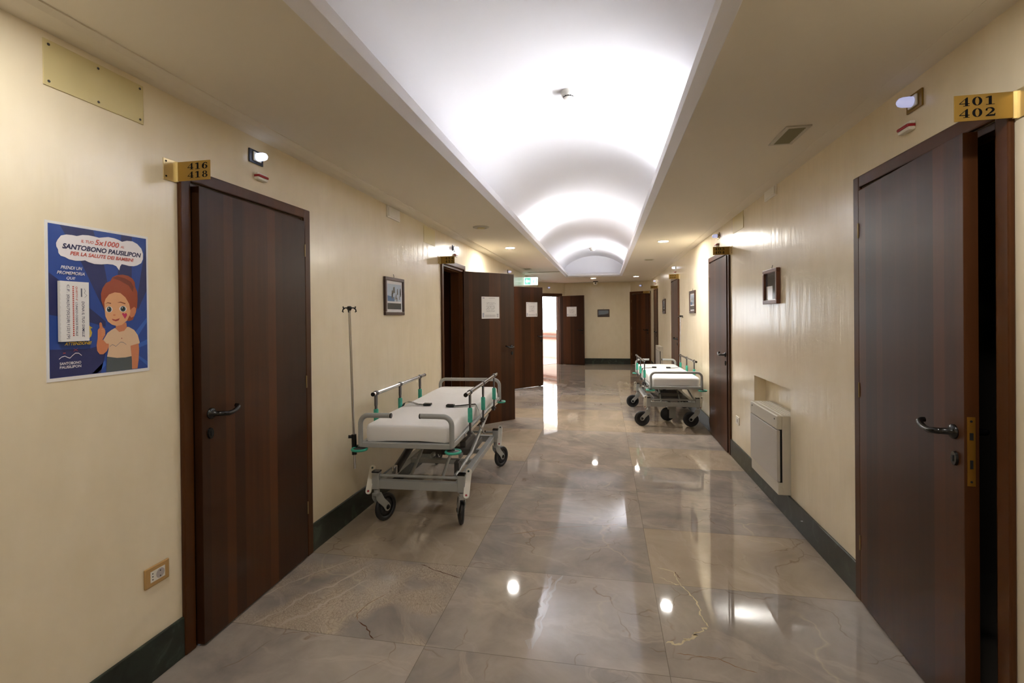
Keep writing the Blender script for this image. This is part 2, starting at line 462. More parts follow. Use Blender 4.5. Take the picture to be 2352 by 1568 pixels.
# small coves where walls meet the ceiling
co = MB()
co.prism([(XL, 2.452), (-1.79, 2.4535), (-1.74, 2.460), (-1.712, 2.470), (-1.712, ZC), (XL, ZC)], 'y', YB, 13.6)
co.build('trim_2', M['ceil'], kind='structure')
co = MB()
co.prism([(XR, 2.462), (XR, ZC), (1.205, ZC), (1.205, 2.4735), (1.24, 2.468)], 'y', YB, 14.56)
co.build('trim_3', M['ceil'], kind='structure')

def wall(name, p0, p1, z0, z1, thick, holes, m, front=1, kind='structure', parent=None):
    """vertical wall from p0 to p1 (face line); thickness goes to the left of p0->p1 when front=1."""
    p0 = Vector((p0[0], p0[1], 0)); p1 = Vector((p1[0], p1[1], 0))
    L = (p1-p0).length; U = (p1-p0)/L; N = Vector((-U.y, U.x, 0))*front*thick
    us = sorted(set([0, L] + [h[0] for h in holes] + [h[1] for h in holes]))
    zs = sorted(set([z0, z1] + [h[2] for h in holes] + [h[3] for h in holes]))
    def solid(i, j):
        if i < 0 or j < 0 or i >= len(us)-1 or j >= len(zs)-1: return None
        uc, zc = (us[i]+us[i+1])/2, (zs[j]+zs[j+1])/2
        return not any(h[0] < uc < h[1] and h[2] < zc < h[3] for h in holes)
    b = MB()
    def P(u, z, t): return tuple(p0 + U*u + N*t + Vector((0,0,z)))
    for i in range(len(us)-1):
        for j in range(len(zs)-1):
            if not solid(i, j): continue
            u0, u1, a, c = us[i], us[i+1], zs[j], zs[j+1]
            b.quad(P(u0,a,0), P(u1,a,0), P(u1,c,0), P(u0,c,0)); b.quad(P(u0,a,1), P(u0,c,1), P(u1,c,1), P(u1,a,1))
            if not solid(i-1, j): b.quad(P(u0,a,0), P(u0,c,0), P(u0,c,1), P(u0,a,1))
            if not solid(i+1, j): b.quad(P(u1,a,0), P(u1,a,1), P(u1,c,1), P(u1,c,0))
            if not solid(i, j-1): b.quad(P(u0,a,0), P(u0,a,1), P(u1,a,1), P(u1,a,0))
            if not solid(i, j+1): b.quad(P(u0,c,0), P(u1,c,0), P(u1,c,1), P(u0,c,1))
    return b, b.build(name, m, parent, kind=kind)

# door table: n -> side, y-range of the outer frame
DL = {1: (1.832, 2.792), 2: (5.335, 6.300), 3: (8.80, 9.765)}      # left wall
DR = {5: (1.842, 2.842), 6: (5.455, 6.470), 7: (9.02, 10.00), 8: (12.56, 13.50)}   # right wall
ZFL, ZFR = 2.155, 2.176
CAS = .058
Lh = [(y0+CAS-YB, y1-CAS-YB, 0, ZFL-CAS) for y0, y1 in DL.values()]
Rh = [(y0+CAS-YB, y1-CAS-YB, 0, ZFR-CAS) for y0, y1 in DR.values()]
wall('wall_left', (XL, YB), (XL, 13.6), 0, ZC+.02, .16, Lh, M['wall'], 1)
nb, wr = wall('wall_right', (XR, YB), (XR, 14.56), 0, ZC+.02, .16, Rh + [(3.795-YB, 4.655-YB, .175, .936)], M['wall'], -1)
nic = MB(); nic.quad((XR+.095, 3.79, .17), (XR+.095, 4.66, .17), (XR+.095, 4.66, .94), (XR+.095, 3.79, .94)); nic.build('niche_back', M['wall'], wr)
# stepped left end, diagonal walls, far wall
wall('wall_left_return', (XL, 13.6), (-2.12, 13.6), 0, ZC+.02, .12, [], M['wall'], 1)
wall('wall_left_recess', (-2.12, 13.48), (-2.12, 14.19), 0, ZC+.02, .16, [], M['wall'], 1)
DG0, DG1 = Vector((-2.12, 14.19)), Vector((-1.21, 15.10))
LD = (DG1-DG0).length
d4c = LD - .115 - .455 + .0     # centre of the diagonal doorway along the wall
d4w = .91
wall('wall_diagonal_left', DG0, DG1, 0, ZC+.02, .16, [(d4c-d4w/2+CAS, d4c+d4w/2-CAS, 0, 2.155-CAS)], M['wall'], 1)
wall('wall_far', (-1.30, YF), (.80, YF), 0, ZC+.02, .16, [], M['wall'], 1)
wall('wall_diagonal_right', (.74, 15.12), (1.32, 14.54), 0, ZC+.02, .16, [], M['wall'], 1)
wall('wall_back', (XR+.1, YB), (XL-.1, YB), 0, 3.3, .16, [], M['wall'], 1)

# baseboards of green marble
def baseboard(name, x, n, segs):
    b = MB()
    for a, c in segs: b.box(min(x, x+n*.015), max(x, x+n*.015), a, c, 0, .173)
    return b.build(name, M['green'], kind='structure', bevel=.003)
baseboard('baseboard_left', XL, 1, [(YB, 1.832), (2.797, 5.335), (6.30, 8.8), (9.765, 13.58)])
baseboard('baseboard_right', XR, -1, [(YB, 1.842), (2.842, 5.455), (6.47, 9.02), (10.0, 12.56), (13.5, 14.5)])
b = MB(); b.box(-1.2, .75, YF-.016, YF, 0, .173); b.build('baseboard_far', M['green'], kind='structure', bevel=.003)

# ------------------------------------------------------------------ doors
def handle_mesh(s, side):
    """lever handle at origin on face y=0; s = +1 lever points to +x; side=-1 sticks out to -y."""
    b = MB()
    b.lathe([(.026, 0), (.026, side*.006), (.021, side*.011), (.013, side*.013), (.0105, side*.05)], 'y', 20)
    pts = [(0, side*.03, 0), (0, side*.048, 0), (s*.012, side*.056, -.001), (s*.04, side*.058, -.006), (s*.07, side*.057, -.004), (s*.095, side*.055, .003), (s*.112, side*.053, .012), (s*.122, side*.042, .016), (s*.122, side*.030, .017)]
    b.tube(pts, [.010, .0115, .0115, .011, .0108, .0108, .011, .010, .0095], 12)
    return b

def keyhole_mesh(side):
    b = MB(); n = 24; V0 = []; V1 = []
    for i in range(n):
        a = 2*PI*i/n; V0.append((.017*math.cos(a), 0, .026*math.sin(a))); V1.append((.0155*math.cos(a), side*.008, .0245*math.sin(a)))
    b.add(V0+V1, [(i, (i+1) % n, n+(i+1) % n, n+i) for i in range(n)], 0, True); b.add(V1, [tuple(range(n))], 0)
    b.box(-.003, .003, side*.0081, side*.0095, -.011, .011, 1)
    return b

def make_door(num, loc, rz, wout, ztop, hinge, theta, leafw=None, lining=.16, hz=1.045, kz=.955, label=None, plate=False):
    """hinge=+1: hinged on the viewer's right. Origin: floor, middle of the frame, on the wall face."""
    D = empty('door_%d' % num, loc, rz, label, 'door' if label else None, kind='structure')
    h = wout/2; i0 = h-CAS
    f = MB()
    f.box(-h, -i0, -.020, 0, 0, ztop); f.box(i0, h, -.020, 0, 0, ztop); f.box(-i0, i0, -.020, 0, ztop-CAS, ztop)
    f.build('casing', M['frame'], D, bevel=.006)
    g = MB()
    t = .026
    g.box(-i0, -i0+t, 0, lining, 0, ztop-CAS); g.box(i0-t, i0, 0, lining, 0, ztop-CAS); g.box(-i0+t, i0-t, 0, lining, ztop-CAS-t, ztop-CAS)
    g.box(-i0+t, -i0+t+.012, .045, lining, 0, ztop-CAS-t); g.box(i0-t-.012, i0-t, .045, lining, 0, ztop-CAS-t); g.box(-i0+t, i0-t, .045, lining, ztop-CAS-t-.012, ztop-CAS-t)
    g.build('jamb', M['frame'], D)
    w = leafw or (2*i0 - .016)
    zt = ztop - CAS - .018
    L = MB()
    x0, x1 = (-w, 0) if hinge > 0 else (0, w)
    L.box(x0, x1, -.024, .020, .010, zt)
    leaf = L.build('leaf', M['wood'], D, (hinge*(i0-.008), 0, 0), (0, 0, R(theta)*hinge), bevel=.0015)
    hx = -hinge*(w-.055)
    for side, y in ((-1, -.024), (1, .020)):
        handle_mesh(hinge, side).build('handle', M['black'], leaf, (hx, y, hz))
        keyhole_mesh(side).build('keyhole', [M['black'], M['dark']], leaf, (hx-hinge*.008, y, kz))
    e = -hinge*w
    p = MB(); s1 = -hinge

    p.box(min(e, e+s1*.0015), max(e, e+s1*.0015), -.016, .008, .875, 1.115, 0)
    p.box(min(e, e+s1*.0022), max(e, e+s1*.0022), -.009, .002, 1.035, 1.06, 1)
    p.box(min(e, e+s1*.0022), max(e, e+s1*.0022), -.008, .001, .935, .965, 1)
    p.cyl((e, -.004, 1.10), (e+s1*.0022, -.004, 1.10), .004, m=1); p.cyl((e, -.004, .89), (e+s1*.0022, -.004, .89), .004, m=1)
    if plate: p.build('lock_plate', [M['brass'], M['dark']], leaf)
    for z in (.27, 1.05, 1.86):
        q = MB(); q.cyl((0, -.026, z), (0, -.026, z+.045), .0036, n=10); q.cyl((0, -.026, z+.045), (0, -.026, z+.075), .0036, n=10)
        q.build('hinge', M['hinge'], leaf)
    return D, leaf, w

def mid(t): return (t[0]+t[1])/2, t[1]-t[0]
ym, wd = mid(DL[1]); d1 = make_door(1, (XL, ym, 0), LWALL, wd, ZFL, 1, 1.9, label='dark walnut door standing almost shut beside the blue campaign poster')
ym, wd = mid(DL[2]); d2 = make_door(2, (XL, ym, 0), LWALL, wd, ZFL, 1, 139, .845, label='walnut door wide open behind the near stretcher, larger notice on it')
ym, wd = mid(DL[3]); d3 = make_door(3, (XL, ym, 0), LWALL, wd, ZFL, 1, 138, .80, label='open walnut door under the exit sign, its edge against bright daylight')
dc = DG0 + (DG1-DG0)/LD*d4c
d4 = make_door(4, (dc.x, dc.y, 0), R(45), d4w, ZFL, 1, 111.5, .80, label='open walnut door at the far end beside the bright doorway')
ym, wd = mid(DR[5]); d5 = make_door(5, (XR, ym, 0), RWALL, wd, ZFR, -1, 3.4, .818, hz=1.052, kz=.958, plate=True, label='large walnut door ajar at the right edge, brass lock plate showing')
ym, wd = mid(DR[6]); d6 = make_door(6, (XR, ym, 0), RWALL, wd, ZFR, -1, 0.3, label='closed walnut door between the fan coil unit and the far stretcher')
ym, wd = mid(DR[7]); d7 = make_door(7, (XR, ym, 0), RWALL, wd, ZFR, -1, 0, label='narrow-looking closed walnut door behind the far stretcher pole')
ym, wd = mid(DR[8]); d8 = make_door(8, (XR, ym, 0), RWALL, wd, ZFR, -1, 0, label='closed walnut door on the right wall next to the far corner')
d9 = make_door(9, (1.03, 14.83, 0), R(-45), .79, ZFR, -1, 0, lining=.02, label='closed walnut door on the slanting wall at the far right end')

# rooms behind the open doors
def room(name, cx, cy_, rz, x0, x1, y0, y1, z1, m, fm=None):
    b = MB()
    b.quad((x0,y1,0), (x1,y1,0), (x1,y1,z1), (x0,y1,z1)); b.quad((x0,y0,0), (x0,y1,0), (x0,y1,z1), (x0,y0,z1))
    b.quad((x1,y1,0), (x1,y0,0), (x1,y0,z1), (x1,y1,z1)); b.quad((x0,y0,z1), (x0,y1,z1), (x1,y1,z1), (x1,y0,z1))
    b.quad((x0,y0,.004), (x1,y0,.004), (x1,y1,.004), (x0,y1,.004), 1)
    return b.build(name, [m, fm or m], None, (cx, cy_, 0), (0, 0, rz), kind='structure')
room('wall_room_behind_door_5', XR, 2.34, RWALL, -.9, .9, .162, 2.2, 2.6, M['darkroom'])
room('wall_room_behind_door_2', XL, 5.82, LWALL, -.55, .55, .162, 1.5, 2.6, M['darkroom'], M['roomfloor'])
room('wall_room_behind_door_3', XL, 9.28, LWALL, -1.3, 1.1, .162, 3.2, 2.7, M['roomwhite'], M['roomfloor'])
r4 = room('wall_room_behind_door_4', dc.x, dc.y, R(45), -1.3, 1.7, .162, 3.8, 2.8, M['roomwhite'], M['roomfloor'])
# vestibule lining of door 2: an inner walnut door on the far side
iv = MB(); iv.box(.50, .545, .20, 1.05, .01, 2.07); ivo = iv.build('inner_leaf', M['wood'], d2[0])
iv = MB(); iv.box(.49, .548, .166, .196, 0, 2.12); iv.build('inner_strip', M['offwhite'], d2[0])

def window(num, parent_loc, rz, x0, x1, y, z0, z1):
    Wn = empty('window_%d' % num, parent_loc, rz, kind='structure')
    b = MB(); b.quad((x0,y,z0), (x1,y,z0), (x1,y,z1), (x0,y,z1)); b.build('pane', M['day'], Wn)
    f = MB()
    for a, c, d, e in ((x0-.06, x1+.06, z0-.06, z0), (x0-.06, x1+.06, z1, z1+.06), (x0-.06, x0, z0, z1), (x1, x1+.06, z0, z1), ((x0+x1)/2-.03, (x0+x1)/2+.03, z0, z1)):
        f.box(a, c, y-.05, y-.005, d, e)
    f.build('sash', M['white'], Wn)
    return Wn
window(1, (XL, 9.28, 0), LWALL, -1.1, .9, 3.19, .85, 2.45)
# side window of the far room (its wall runs along local y = 3.8 frame, turned a quarter)
w4 = Vector((dc.x, dc.y)) + Vector((math.cos(R(45)), math.sin(R(45))))*1.7
window(2, (w4.x, w4.y, 0), R(-45), -3.5, -.35, -.012, .98, 2.35)
s = MB(); s.box(-3.6, -.3, -.16, -.02, .80, .86); s.box(-3.6, -.3, -.12, -.02, .66, .72);
so = s.build('window_sill', M['roomwood'], bpy.data.objects['window_2'])

# ------------------------------------------------------------------ tubes hidden above the cornice
TG = 'fluorescent tubes hidden above the cornice'
for x, y0, lab in ((.585, 3.0, 'fluorescent tube glowing behind the right cornice beside the near smoke detector'),
                   (-1.128, 6.45, 'fluorescent tube glowing behind the left cornice above the near stretcher'),
                   (.585, 10.3, 'fluorescent tube glowing behind the right cornice at the far end of the vault')):
    t = MB()
    t.box(x-.02, x+.02, y0-.02, y0+1.22, 2.516, 2.530, 1)
    t.cyl((x, y0, 2.548), (x, y0+1.2, 2.548), .013, n=12, m=0)
    o = t.build('fluorescent_tube', [M['tube'], M['white']])
    tag(o, lab, 'lamp', TG)

# ------------------------------------------------------------------ recessed lamps, vents, detectors
def downlight(x, y, lab, m='spot'):
    e = empty('recessed_lamp', (x, y, ZC), 0, lab, 'ceiling lamp', 'recessed lamps in the ceiling')
    b = MB(); b.lathe([(.078, 0), (.078, -.004), (.070, -.007), (.064, -.006), (.064, -.001)], 'z', 28); b.build('trim_ring', M['white'], e)
    b = MB(); b.lathe([(.064, -.0045), (.0, -.0055)], 'z', 28); b.build('lens', M[m], e)
    return e
downlight(-1.345, 6.98, 'round recessed lamp glowing left of the vault, above the near stretcher', 'spot_mid')
downlight(.785, 6.89, 'round recessed lamp glowing right of the vault, above the far stretcher', 'spot_mid')
downlight(-.293, 13.25, 'round recessed lamp glowing in the middle just beyond the vault', 'spot_far')
downlight(-1.345, .95, 'round recessed lamp in the left ceiling beside the viewer', 'spot_near')
downlight(.785, 1.25, 'round recessed lamp in the right ceiling beside the viewer', 'spot_near')
downlight(-1.345, -2.4, 'round fill lamp added unseen in the left ceiling behind the viewer', 'spot_near')  # fill light added out of view to brighten the near corridor
downlight(.785, -2.4, 'round fill lamp added unseen in the right ceiling behind the viewer', 'spot_near')  # second added fill, also out of view, for broad light
downlight(.80, 13.0, 'round recessed lamp glowing near the far right corner', 'spot_far')

def vent_slats(x, y, wx, wy, lab, ns=12):
    e = empty('ceiling_vent', (x, y, ZC), 0, lab, 'vent')
    b = MB(); t = .022
    b.box(-wx/2, wx/2, -wy/2, -wy/2+t, -.008, 0); b.box(-wx/2, wx/2, wy/2-t, wy/2, -.008, 0)
    b.box(-wx/2, -wx/2+t, -wy/2+t, wy/2-t, -.008, 0); b.box(wx/2-t, wx/2, -wy/2+t, wy/2-t, -.008, 0)
    b.build('frame', M['offwhite'], e, bevel=.002)
    b = MB(); b.box(-wx/2+t, wx/2-t, -wy/2+t, wy/2-t, -.0015, -.0005); b.build('duct_opening', M['dark'], e)
    b = MB()
    for k in range(ns):
        yy = -wy/2+t + (wy-2*t)*(k+.5)/ns
        b.add([(-wx/2+t, yy-.006, -.0022), (wx/2-t, yy-.006, -.0022), (wx/2-t, yy+.004, -.0095), (-wx/2+t, yy+.004, -.0095)], [(0,1,2,3)])
    b.build('louvre', mat('vent_slats', (150, 146, 118), .5), e)
    return e
vent_slats(1.019, 2.977, .128, .29, 'slatted air vent in the ceiling above the fan coil unit')
vent_slats(-1.60, 10.2, .16, .22, 'small dark ceiling vent beside the exit sign cable', 6)
vent_slats(.79, 9.12, .17, .16, 'flat thin air vent in the ceiling above the far stretcher', 5)
e = empty('round_vent', (-1.343, 5.28, ZC), 0, 'round ceiling vent with a disc in it, nearer than the recessed lamp', 'vent')
b = MB(); b.lathe([(.092, 0), (.088, -.010), (.062, -.016), (.058, -.006)], 'z', 28); b.build('outer_ring', M['offwhite'], e)
b = MB(); b.lathe([(.060, -.003), (0, -.003)], 'z', 24); b.build('throat', M['dark'], e)
b = MB(); b.lathe([(0, -.008), (.040, -.008), (.045, -.014), (.038, -.020), (0, -.021)], 'z', 24); b.build('disc', M['oxide'], e)

def detector(x, y, z, s, tilt, lab):
    e = empty('smoke_detector', (x, y, z), 0, lab, 'smoke detector', 'smoke detectors on the vault')
    e.rotation_euler = (tilt, 0, 0); e.scale = (s, s, s)
    b = MB(); b.lathe([(.052, .004), (.054, -.006), (.052, -.014)], 'z', 28); b.build('base', M['white'], e)
    b = MB(); b.lathe([(.047, -.014), (.046, -.028), (.036, -.034)], 'z', 28); b.build('body', M['white'], e)
    b = MB()
    for k in range(12):
        a = 2*PI*k/12
        b.T = Matrix.Rotation(a, 4, 'Z'); b.box(.028, .037, -.004, .004, -.041, -.033)
    b.T = Matrix.Identity(4); b.lathe([(.031, -.033), (.031, -.041)], 'z', 20)
    b.build('sensor_slots', M['dark'], e)
    b = MB(); b.lathe([(.037, -.041), (.032, -.046), (0, -.048)], 'z', 24); b.build('cap', M['white'], e)
    return e
detector(-.235, 3.42, 3.032, 1, 0, 'white smoke detector on the near part of the vault')
detector(-.265, 11.45, 3.034, 1.35, 0, 'small white smoke detector near the far end of the vault')

# ------------------------------------------------------------------ numerals for the room signs (drawn, bold slab style)
def ring(b, cx, cy_, A, B, a, c, m, n=28):
    V = []
    for i in range(n):
        t = 2*PI*i/n; V.append((cx+A*math.cos(t), cy_+B*math.sin(t)))
    for i in range(n):
        t = 2*PI*i/n; V.append((cx+a*math.cos(t), cy_+c*math.sin(t)))
    for i in range(n):
        j = (i+1) % n
        b.append([V[i], V[j], V[n+j], V[n+i]])
def stroke(b, pts):
    P = [(Vector((p[0], p[1])), p[2]) for p in pts]
    fine = []
    for i in range(len(P)-1):           # smooth the polyline
        p0 = P[max(i-1, 0)]; p1 = P[i]; p2 = P[i+1]; p3 = P[min(i+2, len(P)-1)]
        for k in range(5):
            t = k/5
            q = .5*((2*p1[0]) + (p2[0]-p0[0])*t + (2*p0[0]-5*p1[0]+4*p2[0]-p3[0])*t*t + (3*p1[0]-p0[0]-3*p2[0]+p3[0])*t**3)
            fine.append((q, p1[1]*(1-t)+p2[1]*t))
    fine.append(P[-1])
    L = []; Rr = []
    for i, (p, w) in enumerate(fine):
        d = (fine[min(i+1, len(fine)-1)][0] - fine[max(i-1, 0)][0])
        d = d.normalized() if d.length > 1e-6 else Vector((1, 0)); nn = Vector((-d.y, d.x))*w/2
        L.append(p+nn); Rr.append(p-nn)
    for i in range(len(fine)-1): b.append([tuple(L[i]), tuple(L[i+1]), tuple(Rr[i+1]), tuple(Rr[i])])
    for p, w in (fine[0], fine[-1]):
        b.append([(p.x+w/2*math.cos(2*PI*k/10), p.y+w/2*math.sin(2*PI*k/10)) for k in range(10)])
def digit(ch):
    b = []
    if ch == '0': ring(b, .5, .5, .48, .5, .19, .44, 0)
    elif ch == '1':
        b += [[(.36, .05), (.66, .05), (.66, 1), (.36, .97)], [(.1, 0), (.92, 0), (.92, .07), (.1, .07)], [(.36, .97), (.08, .86), (.08, .79), (.36, .82)]]
    elif ch == '4':
        b += [[(.56, .05), (.84, .05), (.84, 1), (.56, .8)], [(0, .24), (1, .24), (1, .33), (0, .33)], [(.84, 1), (.72, 1), (0, .33), (.12, .33), (.60, .82)], [(.38, 0), (1, 0), (1, .07), (.38, .07)]]
    elif ch == '2':
        stroke(b, [(.16, .74, .2), (.2, .88, .12), (.42, .95, .09), (.66, .9, .18), (.8, .73, .26), (.68, .52, .2), (.38, .28, .1), (.1, .08, .06)])
        b += [[(.03, 0), (.95, 0), (1, .32), (.93, .32), (.86, .2), (.3, .2), (.12, .12)]]
    elif ch == '3':
        stroke(b, [(.15, .8, .2), (.3, .94, .09), (.56, .94, .12), (.76, .77, .25), (.6, .57, .1), (.4, .53, .07)])
        stroke(b, [(.4, .53, .07), (.64, .49, .1), (.83, .28, .27), (.6, .06, .11), (.28, .06, .1), (.14, .2, .22)])
    elif ch == '5':
        b += [[(.2, .82), (.9, .86), (.9, 1), (.2, 1)], [(.2, .5), (.28, .52), (.28, 1), (.2, 1)]]
        stroke(b, [(.24, .54, .07), (.48, .61, .1), (.78, .46, .2), (.82, .28, .26), (.6, .06, .12), (.28, .06, .1), (.14, .2, .2)])
    elif ch == '6':
        ring(b, .5, .32, .47, .32, .17, .25, 0); stroke(b, [(.84, .82, .18), (.7, .94, .09), (.46, .9, .12), (.2, .62, .26), (.15, .35, .24)])
    elif ch == '8':
        ring(b, .5, .75, .38, .25, .15, .19, 0); ring(b, .5, .28, .46, .28, .18, .21, 0)
    elif ch == '7':
        b += [[(.05, .8), (1, .8), (1, 1), (.05, 1)], [(.05, .68), (.12, .68), (.15, 1), (.05, 1)]]
        stroke(b, [(.93, .84, .1), (.6, .48, .18), (.44, .08, .28)])
    return b
def draw_number(mb, txt, x0, z0, w, h, y, gap=.22, m=0):
    k = len(txt); cw = w/(k + gap*(k-1))
    for i, ch in enumerate(txt):
        for poly in digit(ch):
            mb.ngon([(x0 + i*cw*(1+gap) + p[0]*cw, y, z0 + p[1]*h) for p in poly], m)

def room_sign(y, side, lines, lab, x=None, rz=0, zc=None, w=.165, h=.084):
    """plate perpendicular to the wall, facing the viewer (-Y). side=-1 left wall, +1 right wall."""
    wx = (XL if side < 0 else XR) if x is None else x
    zc = (2.124 if side < 0 else 2.137) if zc is None else zc
    e = empty('room_number_sign', (wx, y, zc), rz, lab, 'sign', 'brass room number signs')
    s1 = -side           # direction into the corridor
    b = MB(); a, c = s1*.012, s1*(.012+w)
    b.box(min(a, c), max(a, c), -.0012, .0012, -h/2, h/2); b.build('plate', M['brass_flat'], e, bevel=.0005)
    b = MB()
    b.box(min(0, s1*.004), max(0, s1*.004), -.062, .001, -h/2-.004, h/2+.004); b.box(min(0, s1*.014), max(0, s1*.014), -.002, .004, -h/2-.002, h/2+.002)
    b.build('bracket', M['brass_pale'], e, bevel=.0008)
    for z in (-h/2+.012, h/2-.008):
        b = MB(); b.cyl((s1*.004, -.05, z), (s1*.006, -.05, z), .004, n=10); b.build('screw', M['dark'], e)
    b = MB()
    tw = w*.61; xs = (s1*(.012+w) - .012 - tw) if s1 > 0 else (s1*(.012+w) + .014)
    if len(lines) == 2:
        draw_number(b, lines[0], xs, .006, tw, .028, -.0016); draw_number(b, lines[1], xs, -.031, tw, .028, -.0016)
    else:
        draw_number(b, lines[0], xs, -.014, tw, .030, -.0016)
    b.build('numerals', M['ink'], e)
    return e
room_sign(1.828, -1, ('416', '418'), 'brass sign reading 416 418 over the almost shut door')
room_sign(5.31, -1, ('414', '415'), 'brass sign reading 414 415 over the open door behind the near stretcher')
room_sign(1.832, 1, ('401', '402'), 'brass sign reading 401 402 over the big door standing ajar')
room_sign(5.435, 1, ('403', '404'), 'brass sign reading 403 404 over a closed door', zc=2.142)
room_sign(9.0, 1, ('405', '406'), 'brass sign reading 405 406 over the door behind the far stretcher', zc=2.150)
room_sign(12.54, 1, ('407',), 'small brass sign on the long wall next to the far corner', zc=2.165, h=.07)
room_sign(14.56, 1, ('408',), 'brass sign over the slanting door at the far right', x=1.27, zc=2.135, h=.065)

# ------------------------------------------------------------------ call lights and sirens over the doors
def call_light(loc, rz, lab, plate='gold', lit=True):
    e = empty('call_light', loc, rz, lab, 'signal light', 'call lights over the doors')
    b = MB(); b.box(-.053, .053, -.008, 0, -.036, .036)
    b.build('plate', {'gold': M['brass_flat'], 'dark': mat('slate_plate', (40, 48, 66), .4), 'white': M['offwhite']}[plate], e, bevel=.002)
    b = MB(); b.box(-.030, .030, -.016, -.008, -.024, .024); b.build('socket', M['white'], e, bevel=.003)
    b = MB(); b.lathe([(.021, -.016), (.022, -.030), (.021, -.050), (.017, -.063), (.009, -.070), (0, -.072)], 'y', 24)
    b.build('dome', M['dome'] if lit else M['dome_dim'], e)
    return e
call_light((XL, 2.33, 2.347), LWALL, 'glowing white dome light on a dark plate over the almost shut door', 'dark')
call_light((XL, 5.83, 2.327), LWALL, 'small dome light on a dark plate over the open door 414', 'dark')
call_light((XL, 9.30, 2.34), LWALL, 'tiny dome light seen above the top of the nearer open door', 'dark', False)
call_light((XR, 2.35, 2.368), RWALL, 'bluish dome light on a gold plate over the big door ajar', 'gold', False)
call_light((XR, 5.985, 2.380), RWALL, 'dome light on a gold plate over the closed door 403', 'gold', False)
call_light((XR, 9.45, 2.345), RWALL, 'small dome light over the door behind the far stretcher', 'white')
call_light((XR, 13.0, 2.345), RWALL, 'tiny dome light over the last door before the far corner', 'white', False)
call_light((-1.66, 14.64, 2.325), R(45), 'dome light over the bright far doorway', 'white', False)
call_light((1.05, 14.81, 2.34), R(-45), 'dome light over the slanting door at the far right', 'white', False)

def siren(loc, rz, lab):
    e = empty('alarm_sounder', loc, rz, lab, 'alarm', 'small red and white alarm sounders')
    b = MB(); b.box(-.040, .040, -.030, 0, -.020, -.004); b.build('base', M['white'], e, bevel=.006)
    b = MB(); b.box(-.039, .039, -.034, 0, -.006, .007); b.build('lens', M['red'], e, bevel=.004)
    b = MB(); b.box(-.040, .040, -.024, 0, .006, .019); b.build('cap', M['white'], e, bevel=.005)
    return e
siren((XL, 2.355, 2.247), LWALL, 'red and white alarm sounder just above the almost shut door 416')
siren((XL, 5.88, 2.247), LWALL, 'alarm sounder just above the open door 414')
siren((XR, 2.388, 2.272), RWALL, 'red and white alarm sounder above the big door 401')
siren((XR, 6.02, 2.282), RWALL, 'alarm sounder above the closed door 403')
siren((XR, 9.44, 2.262), RWALL, 'alarm sounder above the door behind the far stretcher')
siren((XR, 13.0, 2.27), RWALL, 'alarm sounder over the last door before the far corner')

# ------------------------------------------------------------------ covers and junction boxes
def cover(loc, rz, w, h, lab, m, screws=(), t=.004, inner=False):
    b = MB(); b.box(-w/2, w/2, -t, 0, -h/2, h/2)
    if not screws and not inner:
        return tag(b.build('wall_cover', m, None, loc, (0, 0, rz), bevel=.0015), lab, 'cover plate')
    e = empty('wall_cover', loc, rz, lab, 'cover plate')
    b.build('plate', m, e, bevel=.0015)
    if inner:
        b = MB(); b.box(-w/2+.02, w/2-.02, -t-.006, -t, -h/2+.012, h/2-.012); b.build('lid', m, e, bevel=.002)
    if screws:
        for x, z in screws:
            b = MB(); b.cyl((x, -t-.0015, z), (x, -t, z), .0045, n=10); b.build('screw', M['dkmetal'], e)
    return e
cover((XL, 1.497, 2.350), LWALL, .362, .156, 'large pale wall panel with six screws above the poster', M['oxide'],
      [(x, z) for x in (-.165, .0, .165) for z in (-.062, .062)])
cover((XL, 4.985, 2.345), LWALL, .34, .172, 'pale wall panel under the ceiling next to sign 414', M['oxide'])
cover((XL, 4.065, 2.396), LWALL, .262, .100, 'white junction box under the ceiling above the coastal print', M['white'], t=.012, inner=True)
cover((XR, 4.168, 2.428), RWALL, .27, .080, 'white junction box under the ceiling between the slatted vent and sign 403', M['white'], t=.012, inner=True)
cover((XR, 5.145, 2.378), RWALL, .385, .164, 'pale wall panel under the ceiling beside sign 403', M['oxide'])

# ------------------------------------------------------------------ pictures
def framed(loc, rz, w, h, lab, art, hook=True, fr=(58, 32, 20), t=.022):
    e = empty('framed_picture', loc, rz, lab, 'picture', 'framed pictures along the corridor')
    b = MB(); bw = .030 if w < .4 else .034
    b.box(-w/2, w/2, -t, 0, h/2-bw, h/2); b.box(-w/2, w/2, -t, 0, -h/2, -h/2+bw)
    b.box(-w/2, -w/2+bw, -t, 0, -h/2+bw, h/2-bw); b.box(w/2-bw, w/2, -t, 0, -h/2+bw, h/2-bw)
    b.build('frame', mat('picture_frame_wood', fr, .35), e, bevel=.004)
    art(e, w-2*bw, h-2*bw, -t*.45)
    if hook:
        b = MB(); b.tube([(0, -.006, h/2-.002), (0, -.008, h/2+.012), (0, -.004, h/2+.028), (0, 0, h/2+.03)], .0022, 8); b.build('hook', M['dkmetal'], e)
    return e
